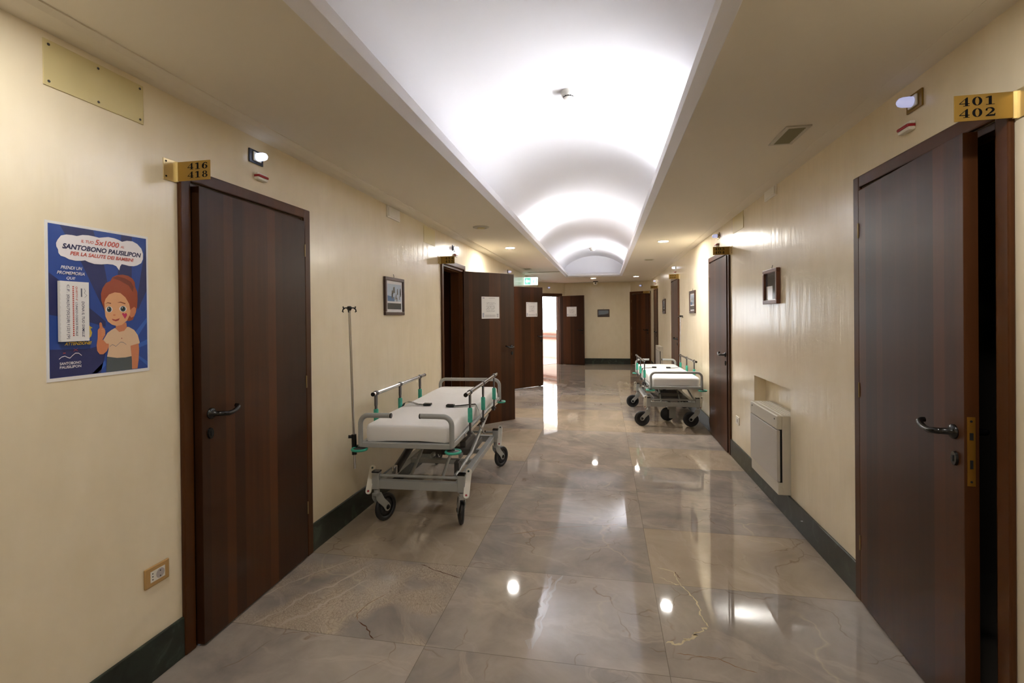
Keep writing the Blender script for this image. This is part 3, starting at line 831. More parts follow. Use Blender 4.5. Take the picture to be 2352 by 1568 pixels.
def art_print(e, w, h, y):
    mats = [mat('picture_mount', (214, 214, 216), .15), mat('picture_sky', (176, 190, 206), .15), mat('picture_sea', (96, 124, 158), .15), mat('picture_stone', (128, 128, 124), .15), mat('picture_caption', (72, 76, 78), .15)]
    b = MB()
    b.quad((-w/2, y, -h/2), (w/2, y, -h/2), (w/2, y, h/2), (-w/2, y, h/2), 0)
    X0, X1, Z0, Z1 = -w*.42, w*.42, -h*.16, h*.40
    b.quad((X0, y-.001, Z0), (X1, y-.001, Z0), (X1, y-.001, Z1), (X0, y-.001, Z1), 1)
    b.ngon([(X0, y-.0015, Z0), (0, y-.0015, Z0), (-.01, y-.0015, Z0+h*.14), (X0, y-.0015, Z0+h*.18)], 2)
    random.seed(5)
    for k in range(16):
        x = random.uniform(-.2*w, .36*w); z = random.uniform(Z0, Z0+h*.3); s_ = random.uniform(.012, .03)
        b.quad((x, y-.002, z), (x+s_, y-.002, z), (x+s_*.8, y-.002, z+s_*2.2), (x+s_*.1, y-.002, z+s_*1.8), 3)
    b.quad((X0, y-.001, -h*.42), (X1, y-.001, -h*.42), (X1, y-.001, -h*.22), (X0, y-.001, -h*.22), 4)
    b.build('print', mats, e)
def art_dark(e, w, h, y):
    b = MB()
    b.quad((-w/2, y, -h/2), (w/2, y, -h/2), (w/2, y, h/2), (-w/2, y, h/2), 0)
    b.quad((-w*.42, y-.001, -h*.46), (w*.12, y-.001, -h*.46), (w*.12, y-.001, h*.02), (-w*.42, y-.001, h*.02), 1)
    b.quad((-w*.5, y-.001, -h*.5), (w*.5, y-.001, -h*.5), (w*.5, y-.001, -h*.47), (-w*.5, y-.001, -h*.47), 1)
    b.build('print', [M['glass_dark'], mat('picture_card', (226, 222, 212), .2)], e)
def art_grey(e, w, h, y):
    b = MB()
    b.quad((-w/2, y, -h/2), (w/2, y, -h/2), (w/2, y, h/2), (-w/2, y, h/2), 0)
    b.ngon([(-w/2, y-.001, -h/2), (w/2, y-.001, -h/2), (w/2, y-.001, -h*.05), (w*.2, y-.001, -h*.2), (-w*.2, y-.001, -h*.25), (-w/2, y-.001, -h*.3)], 1)
    b.build('print', [mat('picture_grey_sky', (120, 132, 146), .1), mat('picture_grey_land', (74, 70, 72), .1)], e)
framed((XL, 4.06, 1.664), LWALL, .398, .330, 'dark framed coastal print above the near stretcher', art_print)
framed((XR, 4.142, 1.692), RWALL, .33, .272, 'wooden framed picture with a white card, above the fan coil unit', art_dark, fr=(104, 56, 32), t=.03)
framed((XR, 7.668, 1.666), RWALL, .45, .336, 'dark framed print above the far stretcher, beside door 403', art_print)
framed((XR, 11.23, 1.664), RWALL, .45, .326, 'narrow-looking framed print beyond door 405', art_print)
framed((-.04, YF, 1.545), 0, .355, .228, 'small dark framed landscape on the far wall', art_grey)

# ------------------------------------------------------------------ text helper
def text_poly(mb, txt, x0, z0, w, h, y, shear=0.0, bold=0.0, m=0, rot=0):
    """lays the string into the box (x0,z0,w,h); rot=-90 makes it read downward with x0,z0 the top-left start."""
    cu = bpy.data.curves.new('t', 'FONT'); cu.body = txt; cu.shear = shear; cu.offset = bold; cu.resolution_u = 3
    o = bpy.data.objects.new('t', cu); C.objects.link(o)
    bpy.context.view_layer.update()
    dg = bpy.context.evaluated_depsgraph_get(); ev = o.evaluated_get(dg); me = ev.to_mesh()
    vs_ = [(v.co.x, v.co.y) for v in me.vertices]; fs = [tuple(p.vertices) for p in me.polygons]
    ev.to_mesh_clear(); bpy.data.objects.remove(o); bpy.data.curves.remove(cu)
    xa, xb = min(v[0] for v in vs_), max(v[0] for v in vs_); ya, yb = min(v[1] for v in vs_), max(v[1] for v in vs_)
    out = []
    for vx, vy in vs_:
        a = (vx-xa)/(xb-xa)*w; c = (vy-ya)/(yb-ya)*h
        out.append((x0+a, y, z0+c) if rot == 0 else (x0+c, y, z0-a))
    mb.add(out, fs, m)

# ------------------------------------------------------------------ poster
po = empty('campaign_poster', (XL, 1.3205, 1.28), LWALL, 'blue campaign poster showing a cartoon girl giving a thumbs up', 'poster')
PW_, PH_ = .364, .533
b = MB(); b.box(-.006, PW_+.006, -.0018, 0, -.008, PH_+.006); b.build('sheet', M['paper'], po)
pm = {n_: mat('print_'+n_, c, .42) for n_, c in dict(blue=(32, 66, 142), navy=(36, 42, 92), white=(226, 222, 226), red=(186, 74, 58), ink=(28, 28, 72), yellow=(222, 190, 62),
      hair=(146, 66, 34), hair2=(112, 48, 28), skin=(214, 160, 116), skin2=(196, 122, 84), shirt=(214, 182, 150), jeans=(78, 86, 90), eye=(40, 70, 74), pupil=(16, 22, 26), lip=(150, 58, 50),
      heart=(190, 48, 92), grey=(110, 112, 124), brow=(120, 62, 36), lightblue=(48, 92, 176)).items()}
PN = list(pm); PMATS = [pm[k] for k in PN]
def lay(mb, pts, z, c): mb.ngon([(p[0], -.0020 - z*.00012, p[1]) for p in pts], PN.index(c))
art = MB()
lay(art, [(.003, .004), (PW_-.002, .004), (PW_-.002, PH_-.003), (.003, PH_-.003)], 0, 'blue')
for q in ([(.04, .529), (.152, .529), (.191, .401), (.212, .285), (.194, .223), (.107, .412)],
          [(.258, .529), (.301, .529), (.298, .361), (.24, .357)],
          [(.361, .509), (.361, .318), (.324, .242), (.314, .256)],
          [(.004, .363), (.032, .342), (.073, .308), (.127, .252), (.193, .196), (.193, .175), (.122, .197), (.004, .22)],
          [(.004, .102), (.125, .096), (.158, .103), (.192, .079), (.173, .005), (.004, .005)]):
    lay(art, q, 1, 'navy')
for q in ([(.30, .14), (.361, .21), (.361, .19), (.31, .12)], [(.31, .10), (.361, .12), (.361, .10), (.315, .085)], [(.32, .06), (.361, .03), (.361, .012), (.325, .045)], [(.14, .005), (.19, .05), (.192, .03), (.16, .005)]):
    lay(art, q, 1, 'lightblue')
lay(art, [(.126, .187), (.145, .172), (.138, .170), (.143, .155), (.140, .142), (.132, .134), (.135, .150), (.134, .163), (.128, .172), (.122, .168)], 2, 'yellow')
art.build('artwork', PMATS, po)
gl = MB()
lay(gl, [(.177, .298), (.183, .319), (.196, .339), (.213, .348), (.221, .363), (.238, .372), (.261, .376), (.284, .373), (.302, .363), (.311, .349), (.312, .332), (.321, .312), (.322, .284), (.319, .249), (.312, .225), (.300, .200), (.285, .195), (.276, .197), (.255, .2), (.21, .21), (.189, .24), (.183, .257), (.178, .273)], 2, 'hair')
lay(gl, [(.22, .36), (.25, .352), (.285, .335), (.302, .31), (.306, .33), (.295, .35), (.27, .362), (.24, .368)], 3, 'hair2')
lay(gl, [(.233, .185), (.273, .19), (.276, .169), (.264, .156), (.244, .153), (.23, .165)], 3, 'skin2')
lay(gl, [(.294, .243), (.307, .252), (.314, .246), (.314, .231), (.306, .214), (.294, .209), (.284, .22)], 4, 'skin2')
lay(gl, [(.189, .266), (.193, .279), (.207, .297), (.229, .306), (.251, .304), (.271, .288), (.286, .263), (.291, .237), (.288, .22), (.276, .197), (.255, .181), (.235, .177), (.216, .183), (.201, .195), (.192, .214), (.19, .239)], 5, 'skin')
lay(gl, [(.228, .17), (.213, .162), (.199, .152), (.183, .126), (.195, .112), (.203, .111), (.202, .089), (.196, .063), (.234, .055), (.268, .054), (.293, .057), (.289, .095), (.326, .105), (.328, .11), (.32, .139), (.305, .16), (.284, .172), (.277, .173), (.264, .158), (.244, .154)], 6, 'shirt')
lay(gl, [(.184, .124), (.18, .128), (.19, .144), (.191, .16), (.185, .171), (.181, .174), (.178, .189), (.173, .193), (.169, .188), (.17, .172), (.163, .164), (.162, .132), (.158, .108), (.16, .087), (.169, .074), (.182, .073), (.196, .084), (.203, .1), (.203, .111), (.195, .112)], 7, 'skin2')
for k in range(4):
    lay(gl, [(.176, .166-k*.007), (.190, .168-k*.007), (.190, .1665-k*.007), (.176, .1645-k*.007)], 8, 'skin')
lay(gl, [(.289, .098), (.323, .106), (.325, .081), (.322, .038), (.317, .006), (.294, .006), (.294, .04), (.293, .057)], 7, 'skin2')
lay(gl, [(.196, .063), (.234, .055), (.268, .054), (.293, .057), (.294, .04), (.293, .005), (.192, .005), (.194, .036)], 7, 'jeans')
def oval(cx, cz, rx, rz_, z, c, n_=18): lay(gl, [(cx+rx*math.cos(2*PI*k/n_), cz+rz_*math.sin(2*PI*k/n_)) for k in range(n_)], z, c)
for cx, cz, rx in ((.2065, .2405, .0125), (.2605, .243, .0145)):
    oval(cx, cz, rx, .0115, 6, 'white'); oval(cx, cz, rx*.72, .0105, 7, 'eye'); oval(cx, cz, rx*.36, .006, 8, 'pupil'); oval(cx-.003, cz+.004, .002, .0022, 9, 'white')
lay(gl, [(.191, .26), (.201, .267), (.214, .265), (.214, .261), (.201, .264)], 6, 'brow')
lay(gl, [(.237, .266), (.251, .271), (.271, .265), (.27, .261), (.251, .267)], 6, 'brow')
lay(gl, [(.216, .205), (.23, .2015), (.247, .207), (.243, .199), (.232, .195), (.22, .199)], 6, 'lip')
oval(.226, .219, .005, .003, 6, 'skin2')
lay(gl, [(.256, .223), (.258, .227), (.263, .227), (.266, .223), (.270, .227), (.275, .226), (.277, .219), (.268, .204)], 6, 'heart')
for a, c_ in zip([(.207, .101), (.216, .108), (.224, .105), (.230, .100), (.238, .107), (.249, .116), (.260, .114)], [(.216, .108), (.224, .105), (.230, .100), (.238, .107), (.249, .116), (.260, .114), (.272, .105)]):
    lay(gl, [a, c_, (c_[0], c_[1]-.002), (a[0], a[1]-.002)], 8, 'grey')
oval(.2535, .129, .002, .0022, 8, 'lip')
gl.build('girl_illustration', PMATS, po)
bu = MB()
lay(bu, [(.027, .465), (.032, .477), (.043, .493), (.06, .499), (.079, .5), (.094, .499), (.114, .506), (.134, .508), (.155, .507), (.172, .505), (.189, .509), (.206, .513), (.229, .512), (.247, .508), (.26, .503), (.279, .51), (.303, .511), (.323, .503), (.34, .487), (.347, .467), (.346, .445), (.339, .429), (.322, .418), (.307, .413), (.287, .412), (.269, .415), (.257, .416), (.251, .407), (.247, .391), (.236, .406), (.223, .411), (.201, .411), (.179, .407), (.154, .406), (.133, .411), (.121, .416), (.109, .413), (.089, .411), (.067, .414), (.055, .42), (.041, .423), (.034, .432), (.033, .444), (.028, .453)], 10, 'white')
bu.build('speech_bubble', PMATS, po)
tx = MB()
def T(txt, x0, z0, w, h, c, sh=.25, bo=.02, z=14): text_poly(tx, txt, x0, z0, w, h, -.0020-z*.00012, sh, bo, PN.index(c))
T('IL TUO', .108, .4785, .044, .0105, 'red'); T('5x1000', .156, .4765, .092, .0205, 'red'); T('AL', .253, .478, .015, .009, 'red')
T('SANTOBONO PAUSILIPON', .046, .4495, .292, .0185, 'ink', .25, .035); T('PER LA SALUTE DEI BAMBINI', .071, .4295, .235, .0135, 'red', .25, .03)
T('PRENDI UN', .040, .3785, .071, .0115, 'white', .3, .012); T('PROMEMORIA', .028, .360, .091, .0115, 'white', .3, .012); T('QUI!', .058, .3415, .029, .0115, 'white', .3, .012)
T('ATTENZIONE!', .049, .113, .091, .0115, 'yellow', .3, .03)
T('SANTOBONO', .033, .0465, .070, .0095, 'white', 0, .02); T('PAUSILIPON', .033, .0335, .070, .0095, 'white', 0, .02)
wp = [(.031, .069), (.040, .076), (.050, .078), (.060, .072), (.066, .070), (.074, .078), (.084, .086), (.095, .085), (.105, .076)]
for a, c_ in zip(wp, wp[1:]): tx.ngon([(a[0], -.0037, a[1]), (c_[0], -.0037, c_[1]), (c_[0], -.0037, c_[1]-.0025), (a[0], -.0037, a[1]-.0025)], PN.index('white'))
for a, c_ in (((.078, .092), (.092, .102)), ((.078, .102), (.092, .092)), ((.044, .086), (.052, .090)), ((.044, .090), (.052, .086))):
    tx.ngon([(a[0], -.0037, a[1]), (c_[0], -.0037, c_[1]), (c_[0], -.0037, c_[1]-.0014), (a[0], -.0037, a[1]-.0014)], PN.index('red'))
tx.build('lettering', PMATS, po)

# pad of tear-off slips hanging on the poster
pd = empty('leaflet_pad', (XL+.0045, 1.3205+.028, 1.28+.127), LWALL, 'white pad of tear-off slips hanging on the blue poster', 'leaflet')
b = MB(); b.box(0, .094, -.012, 0, 0, .209); b.build('stack', M['paper'], pd, bevel=.0008)
b = MB(); b.box(0.001, .094, -.0128, -.012, 0, .209)
for k in range(14): b.box(-.0015, .001, -.0128, -.012, .006+k*.0145, .013+k*.0145)
b.build('top_slip', M['paper'], pd)
b = MB(); y = -.0131
text_poly(b, 'C.F. |0|6|5|7|0|2|8|1|2|1|9|', .018, .197, .187, .011, y, 0, .0, PN.index('ink'), -90)
for k in range(26):
    b.quad((.0385, y, .193-k*.0068), (.0435, y, .193-k*.0068), (.0435, y, .1885-k*.0068), (.0385, y, .1885-k*.0068), PN.index('red'))
text_poly(b, "QUESTO E'", .048, .192, .050, .0075, y, .15, .01, PN.index('red'), -90)
text_poly(b, "L'UNICO CODICE FISCALE", .048, .136, .118, .0075, y, .15, .01, PN.index('ink'), -90)
text_poly(b, 'DONA IL TUO 5XMILLE', .069, .140, .126, .009, y, .15, .01, PN.index('ink'), -90)
b.quad((.066, y, .186), (.071, y, .186), (.071, y, .156), (.066, y, .156), PN.index('grey'))
for a, c_ in zip([(.077, .186), (.081, .178), (.077, .170), (.086, .162)], [(.081, .178), (.077, .170), (.086, .162), (.078, .154)]):
    b.ngon([(a[0], y, a[1]), (c_[0], y, c_[1]), (c_[0]+.0015, y, c_[1]), (a[0]+.0015, y, a[1])], PN.index('grey'))
b.build('lettering', PMATS, pd)

# ------------------------------------------------------------------ wall sockets
def socket(loc, rz, lab, col):
    e = empty('wall_socket', loc, rz, lab, 'socket')
    b = MB(); b.box(-.056, .056, -.009, 0, -.041, .041); b.build('cover', col, e, bevel=.004)
    b = MB(); b.box(-.033, .033, -.0105, -.008, -.022, .022); b.build('insert', M['white'], e)
    b = MB(); b.lathe([(.0195, -.0108), (.0185, -.0095), (0, -.0095)], 'y', 24, c=(.011, 0, 0)); b.build('round_outlet', mat('outlet_grey', (176, 168, 166), .5), e)
    for x, z in ((.011, .010), (.011, -.012), (-.024, .012), (-.024, 0), (-.024, -.012)):
        b = MB(); b.cyl((x, -.0112, z), (x, -.0106, z), .0026, n=10); b.build('pin_hole', M['dark'], e)
    return e
socket((XL, 1.709, .426), LWALL, 'wall socket with a tan cover low below the poster', mat('tan_cover', (178, 142, 88), .4))
socket((XR, 5.20, .42), RWALL, 'small white wall socket low beside the niche of the fan coil', M['white'])

# ------------------------------------------------------------------ notices on the open leaves
def notice(leaf, w, zc, xm, ww, hh, lab, side=1, seed=1):
    bpy.context.view_layer.update()
    mw = leaf.matrix_world
    p = mw @ Vector((xm, .0215 if side > 0 else -.0255, zc))
    nrm = (mw.to_3x3() @ Vector((0, side, 0))).normalized()
    rz = math.atan2(nrm.x, -nrm.y)
    e = empty('evacuation_plan', p, rz, lab, 'notice', 'evacuation plans taped to the open doors')
    b = MB(); b.box(-ww/2, ww/2, -.0015, 0, -hh/2, hh/2); b.build('sheet', M['paper'], e)
    random.seed(seed); b = MB(); y = -.0019
    def r(x0, z0, x1, z1, m=0): b.quad((x0*ww, y, z0*hh), (x1*ww, y, z0*hh), (x1*ww, y, z1*hh), (x0*ww, y, z1*hh), m)
    for k in range(9):
        x = -.22+k*.05; r(x, .05, x+.006, .22); r(x, -.16, x+.006, -.02)
    for z in (.22, .05, -.02, -.17): r(-.24, z, .24, z+.007)
    for k in range(22): x = random.uniform(-.25, .25); z = random.uniform(-.18, .24); r(x, z, x+.03, z+.018)
    for k in range(7):
        x = -.30+k*.085; z = -.43
        for j in range(4): r(x, z+j*.03, x+.065, z+j*.03+.012)
    for j in range(6): r(-.46, -.44+j*.035, -.36, -.42+j*.035, 1)
    for j in range(5): r(.34, -.44+j*.035, .45, -.422+j*.035)
    r(-.44, .42, -.34, .45, 1); r(-.1, .43, .25, .442)
    b.build('drawing', [mat('plan_grey', (128, 128, 134), .7), mat('plan_blue', (112, 126, 158), .7)], e)
    return e
notice(d2[1], d2[2], 1.60, -.43, .30, .30, 'largest white evacuation plan, on the nearest wide open door', seed=1)
notice(d3[1], d3[2], 1.615, -.50, .30, .30, 'white evacuation plan on the open door under the exit sign', seed=2)
notice(d4[1], d4[2], 1.60, -.40, .33, .29, 'white evacuation plan on the open door at the far end', seed=3)

# ------------------------------------------------------------------ exit sign
ex = empty('exit_sign', (XL, 11.2, 2.285), 0, 'glowing green and white exit sign with an arrow pointing left', 'exit sign')
b = MB(); b.box(.01, .325, -.03, .03, -.09, .09); b.build('housing', M['exit_white'], ex, bevel=.004)
b = MB(); y = -.0315
b.quad((.025, y, -.078), (.165, y, -.078), (.165, y, .078), (.025, y, .078), 0)
b.quad((.300, y, -.07), (.312, y, -.07), (.312, y, .07), (.300, y, .07), 0)
for q in ([(.215, -.02), (.245, .005), (.235, .03), (.225, .01)], [(.235, .0), (.262, -.035), (.270, -.03), (.246, .01)], [(.228, -.005), (.212, -.055), (.222, -.056), (.240, -.005)], [(.224, .04), (.236, .04), (.236, .055), (.224, .055)]):
    b.ngon([(p[0], y, p[1]) for p in q], 0)
y = -.033
b.ngon([(.040, y, 0), (.085, y, -.05), (.085, y, -.022), (.145, y, -.022), (.145, y, .022), (.085, y, .022), (.085, y, .05)], 1)
b.build('arrow_panel', [M['exit_green'], M['exit_white']], ex)
b = MB(); b.box(0, .012, -.02, .02, -.05, .05); b.build('bracket', M['white'], ex)
cb = MB(); cb.tube([(XL+.012, 11.18, 2.375), (XL+.012, 11.14, 2.42), (XL+.03, 11.1, 2.455), (XL+.10, 11.05, 2.465), (XL+.3, 11.0, 2.466), (-1.0, 11.02, 2.468), (-.99, 11.02, 2.468)], .008, 8)
tag(cb.build('conduit_cable', M['offwhite']), 'thin cable running from the exit sign across the ceiling', 'cable')

# security camera under the far ceiling
sc_ = empty('security_camera', (-.26, 14.45, ZC), 0, 'small white dome camera under the ceiling in front of the far wall', 'camera')
b = MB(); b.lathe([(.075, 0), (.07, -.02), (.05, -.028)], 'z', 24); b.build('base', M['dkmetal'], sc_)
b = MB(); b.lathe([(.05, -.025), (.065, -.05), (.055, -.085), (.03, -.105), (0, -.11)], 'z', 24); b.build('dome', M['white'], sc_)
b = MB(); b.cyl((0, -.062, -.06), (0, -.07, -.06), .018); b.build('lens', M['dark'], sc_)

# ------------------------------------------------------------------ fan coil units
def fan_coil(loc, rz, w, lab, d=.088, z0=.17, z1=.745):
    e = empty('fan_coil_unit', loc, rz, lab, 'heating unit', 'fan coil units on the right wall')
    # local frame: x 0..w to the viewer's left is -x ; near end at x=0
    b = MB()
    b.box(-w, 0, -.052, .09, z0+.005, z1); b.build('casing', M['offwhite'], e, bevel=.006)
    b = MB(); b.box(-w+.0, -.002, -d, -.066, z0+.10, z1-.105); b.build('front_panel', mat('unit_panel', (182, 177, 170), .4), e, bevel=.003)
    b = MB(); b.box(-w, 0, -d, -.05, z1-.10, z1); b.build('top_hood', M['offwhite'], e, bevel=.008)
    b = MB(); b.box(-w, -.004, -d+.008, -.05, z0+.005, z0+.095); b.build('kick_plate', M['offwhite'], e, bevel=.004)
    b = MB(); b.box(-w+.01, -.006, -.067, -.05, z0+.09, z1-.1); b.build('gap', M['dark'], e)
    b = MB()
    for k in range(5): b.box(-w+.05, -.05, -.045+k*.022, -.039+k*.022, z1, z1+.002)
    b.build('grille', M['white'], e)
    for x in (-w+.06, -.05):
        b = MB(); b.cyl((x, -d-.002, z1-.03), (x, -d, z1-.03), .006, n=12); b.build('screw', M['dark'], e)
    return e
fan_coil((XR, 3.803, 0), RWALL, .655, 'cream fan coil unit with a loose front panel set in a wall niche')
fan_coil((XR, 11.6, 0), RWALL, .75, 'pale fan coil unit seen small beyond the far stretcher')

# ------------------------------------------------------------------ stretchers
def caster(parent, x, y, head):
    """head: direction the wheel trails, degrees from +y towards +x (local)."""
    e_rot = (0, 0, -R(head))
    f = MB()
    f.lathe([(.021, .256), (.021, .225), (.024, .215)], 'z', 16)
    f.prism([(-.024, .225), (.022, .225), (.050, .175), (.098, .125), (.112, .10), (.104, .079), (.085, .070), (.064, .078), (.045, .11), (-.010, .165), (-.024, .19)], 'x', -.024, -.018)
    f.prism([(-.024, .225), (.022, .225), (.050, .175), (.098, .125), (.112, .10), (.104, .079), (.085, .070), (.064, .078), (.045, .11), (-.010, .165), (-.024, .19)], 'x', .018, .024)
    f.box(-.024, .024, -.024, .022, .208, .226)
    fo = f.build('caster_fork', M['greymetal'], parent, (x, y, 0), e_rot, bevel=.0015)
    w = MB()
    w.lathe([(.068, -.013), (.088, -.0145), (.096, -.011), (.0985, -.004), (.0985, .004), (.096, .011), (.088, .0145), (.068, .013), (.068, -.013)], 'x', 36, c=(0, .086, .0985))
    w.build('tyre', M['rubber'], fo)
    w = MB(); w.lathe([(0, -.010), (.030, -.0115), (.069, -.008), (.069, .008), (.030, .0115), (0, .010)], 'x', 28, c=(0, .086, .0985)); w.build('wheel_disc', M['rubber'], fo)
    w = MB(); w.lathe([(0, -.029), (.016, -.028), (.018, -.024), (.018, .024), (.016, .028), (0, .029)], 'x', 18, c=(0, .086, .0985)); w.build('hub_cap', M['black'], fo)
    w = MB(); w.lathe([(.025, .254), (.025, .262)], 'z', 18); w.build('swivel_ring', M['black'], fo)
    return fo

def arc_pts(c, r, a0, a1, ax1, ax2, n_=8):
    c = Vector(c); ax1 = Vector(ax1); ax2 = Vector(ax2)
    return [tuple(c + ax1*r*math.cos(a0+(a1-a0)*k/n_) + ax2*r*math.sin(a0+(a1-a0)*k/n_)) for k in range(n_+1)]

def make_stretcher(loc, rz, dz, heads, lab, fifth=False, strap_seed=0):
    S = empty('hospital_stretcher', loc, rz, lab, 'stretcher', 'wheeled hospital stretchers')
    PX, PY, ZP = .318, .93, .62 + dz
    # --- chassis
    c = MB()
    for sx in (-1, 1):
        c.box(sx*.282-.024 if sx > 0 else -.306, .306 if sx > 0 else -.258, -.68, .68, .275, .318)
    for sy in (-1, 1):
        c.box(-.30, .30, sy*.68-.022, sy*.68+.022, .262, .322)
    c.box(-.26, .26, -.12, -.07, .275, .31); c.box(-.26, .26, .20, .25, .275, .31)
    c.build('chassis', M['greymetal'], S, bevel=.003)
    for sy in (-1, 1):
        for sx in (-1, 1):
            p = MB(); p.box(sx*.313-.026, sx*.313+.026, sy*.68-.026, sy*.68+.026, .257, .375)
            po_ = p.build('corner_post', M['greymetal'], S, bevel=.003)
            p = MB(); p.box(sx*.313-.0265, sx*.313+.0265, sy*.68-.0265, sy*.68+.0265, .375, .385); p.build('post_cap', M['black'], po_)
            # brake lever beside the post: flat rounded bar, its top leaning back
            q = MB(); xm = sx*.355
            A = Vector((xm, sy*.68-.045, .250)); B = Vector((xm, sy*.68+.030, .392))
            d = (B-A).normalized(); ux = Vector((1, 0, 0)); nn = ux.cross(d); w_ = .0205
            poly = [A + d*w_*math.cos(t) + ux*w_*math.sin(t) for t in [PI/2 + PI*k/8 for k in range(9)]] + [B + d*w_*math.cos(t) + ux*w_*math.sin(t) for t in [-PI/2 + PI*k/8 for k in range(9)]]
            n_ = len(poly); F0 = [tuple(p - nn*.006) for p in poly]; F1 = [tuple(p + nn*.006) for p in poly]
            q.add(F0+F1, [(i, (i+1) % n_, n_+(i+1) % n_, n_+i) for i in range(n_)], 0); q.add(F0, [tuple(range(n_))], 0); q.add(F1, [tuple(range(n_))], 0)
            q.box(min(sx*.33, xm), max(sx*.33, xm), sy*.68-.012, sy*.68+.004, .315, .330)
            bo = q.build('brake_pedal', M['white'], S, bevel=.002)
            for v, mm, nm in ((A, M['red'], 'release_dot'), (B, M['dkgreen'], 'brake_dot')):
                r = MB(); r.cyl(v - nn*.0075, v + nn*.0075, .0075, n=14); r.build(nm, mm, bo)
            # little end pads that face the viewer
    for sy in (-1, 1):
        r = MB(); r.cyl((-.29, sy*.68, .352), (.29, sy*.68, .352), .0105, n=14); r.build('pedal_rod', M['greymetal'], S)
    k = 0
    for sy in (-1, 1):
        for sx in (-1, 1):
            caster(S, sx*.313, sy*.68, heads[k]); k += 1
    if fifth:
        f = MB(); f.box(-.02, .02, .15, .40, .17, .28); f.box(-.09, .0, .36, .40, .05, .27); f.build('fifth_wheel_arm', M['greymetal'], S, bevel=.003)
        w = MB(); w.lathe([(.0, -.013), (.085, -.014), (.094, -.006), (.094, .006), (.085, .014), (0, .013)], 'y', 32, c=(.02, .34, .096)); w.build('fifth_wheel', M['rubber'], S)
    # --- lifting gear
    zt = ZP
    for x in (-.105, .135):
        a = MB(); a.tube([(x, -.55, .31), (x+.02, -.05, zt-.02)], .012, 10); a.build('lift_arm', M['greymetal'], S)
        a = MB(); a.box(x-.012, x+.012, -.03, .03, .30, .33); a.tube([(x, .60, .31), (x-.02, .12, zt-.02)], .012, 10); a.build('lift_arm', M['greymetal'], S)
    a = MB(); a.tube([(-.24, -.50, .335), (-.20, .02, zt-.08)], .030, 16); a.tube([(-.205, -.03, zt-.09), (-.195, .12, zt-.05)], .016, 12); a.build('hydraulic_cylinder', M['dkmetal'], S)
    a = MB(); a.tube([(-.24, -.52, .318), (-.24, -.52, .372)], .020, 12); a.build('cylinder_foot', M['chrome'], S)
    a = MB(); a.box(-.22, .22, .05, .50, .30, .35); a.box(-.17, .15, .12, .44, .35, .40); a.build('gear_cover', mat('gear_cover_grey', (104, 100, 98), .5), S, bevel=.008)
    a = MB(); a.quad((-.08, .115, .356), (.10, .115, .356), (.10, .115, .392), (-.08, .115, .392)); a.build('maker_plate', M['offwhite'], S)
    a = MB(); a.tube([(.25, -.62, .345), (.272, -.2, .40), (.275, .25, zt-.10), (.275, .45, zt-.05)], .014, 10); a.build('side_link', M['greymetal'], S)
    a = MB(); a.tube([(-.285, .60, .345), (-.285, .2, .42), (-.28, -.1, zt-.05)], .012, 10); a.build('side_link', M['greymetal'], S)
    a = MB(); a.box(-.02, .02, -.06, -.02, .33, zt-.03) ; a.box(-.2, .2, -.20, .34, zt-.065, zt-.01); a.build('underframe', M['dkmetal'], S, bevel=.004)
    a = MB(); a.box(.225, .262, -.56, -.50, .33, .42); a.box(.228, .258, -.565, -.495, .42, .428); a.build('control_block', M['dkmetal'], S, bevel=.003)
    a = MB(); a.tube([(.29, .02, zt-.05), (.30, .10, zt-.10), (.30, .18, zt-.16), (.285, .30, zt-.17)], .008, 8); a.build('release_lever', M['chrome'], S)
    # --- platform frame
    f = MB()
    f.box(-PX, PX, -PY-.010, -PY+.020, ZP, ZP+.034); f.box(-PX, PX, PY-.020, PY+.010, ZP, ZP+.034)
    for sx in (-1, 1): f.box(min(sx*PX, sx*(PX-.028)), max(sx*PX, sx*(PX-.028)), -PY+.02, PY-.02, ZP, ZP+.034)
    f.box(-PX+.028, PX-.028, -PY+.02, PY-.02, ZP+.022, ZP+.030)
    f.build('platform_frame', M['greymetal'], S, bevel=.005)
    for sx in (-1, 1):
        a = MB(); a.box(min(sx*PX, sx*(PX+.012)), max(sx*PX, sx*(PX+.012)), -.62, .78, ZP+.004, ZP+.03); a.build('accessory_rail', M['chrome'], S, bevel=.003)
    # --- corner bumper discs
    for sy in (-1, 1):
        for sx in (-1, 1):
            d = MB(); cx, cy_ = sx*(PX+.002), sy*(PY+.002)
            d.lathe([(.040, -.006), (.052, -.008), (.056, 0), (.052, .008), (.040, .006), (.040, -.006)], 'z', 28, c=(cx, cy_, ZP-.014))
            o = d.build('bumper_disc', M['teal'], S)
            d = MB(); d.lathe([(0, -.004), (.041, -.005), (.041, .004), (0, .012)], 'z', 24, c=(cx, cy_, ZP-.014)); d.cyl((cx, cy_, ZP-.008), (cx, cy_, ZP+.004), .012, n=12); d.build('bumper_core', M['dkmetal'], o)
    # --- handles: split pair at -y, full loop at +y
    ZH, hx, r = ZP+.212, .312, .058
    for sx in (-1, 1):
        pts = [(sx*hx, -PY, ZP+.01), (sx*hx, -PY, ZH-r)] + arc_pts((sx*(hx-r), -PY, ZH-r), r, 0, PI/2, (sx, 0, 0), (0, 0, 1))[1:] + [(sx*.10, -PY, ZH+.001)]
        a = MB(); a.tube(pts, .0165, 14); ho = a.build('push_handle', M['greymetal'], S)
        a = MB(); a.cyl((sx*.104, -PY, ZH), (sx*.096, -PY, ZH), .0172, n=16); a.build('handle_end', M['black'], ho)
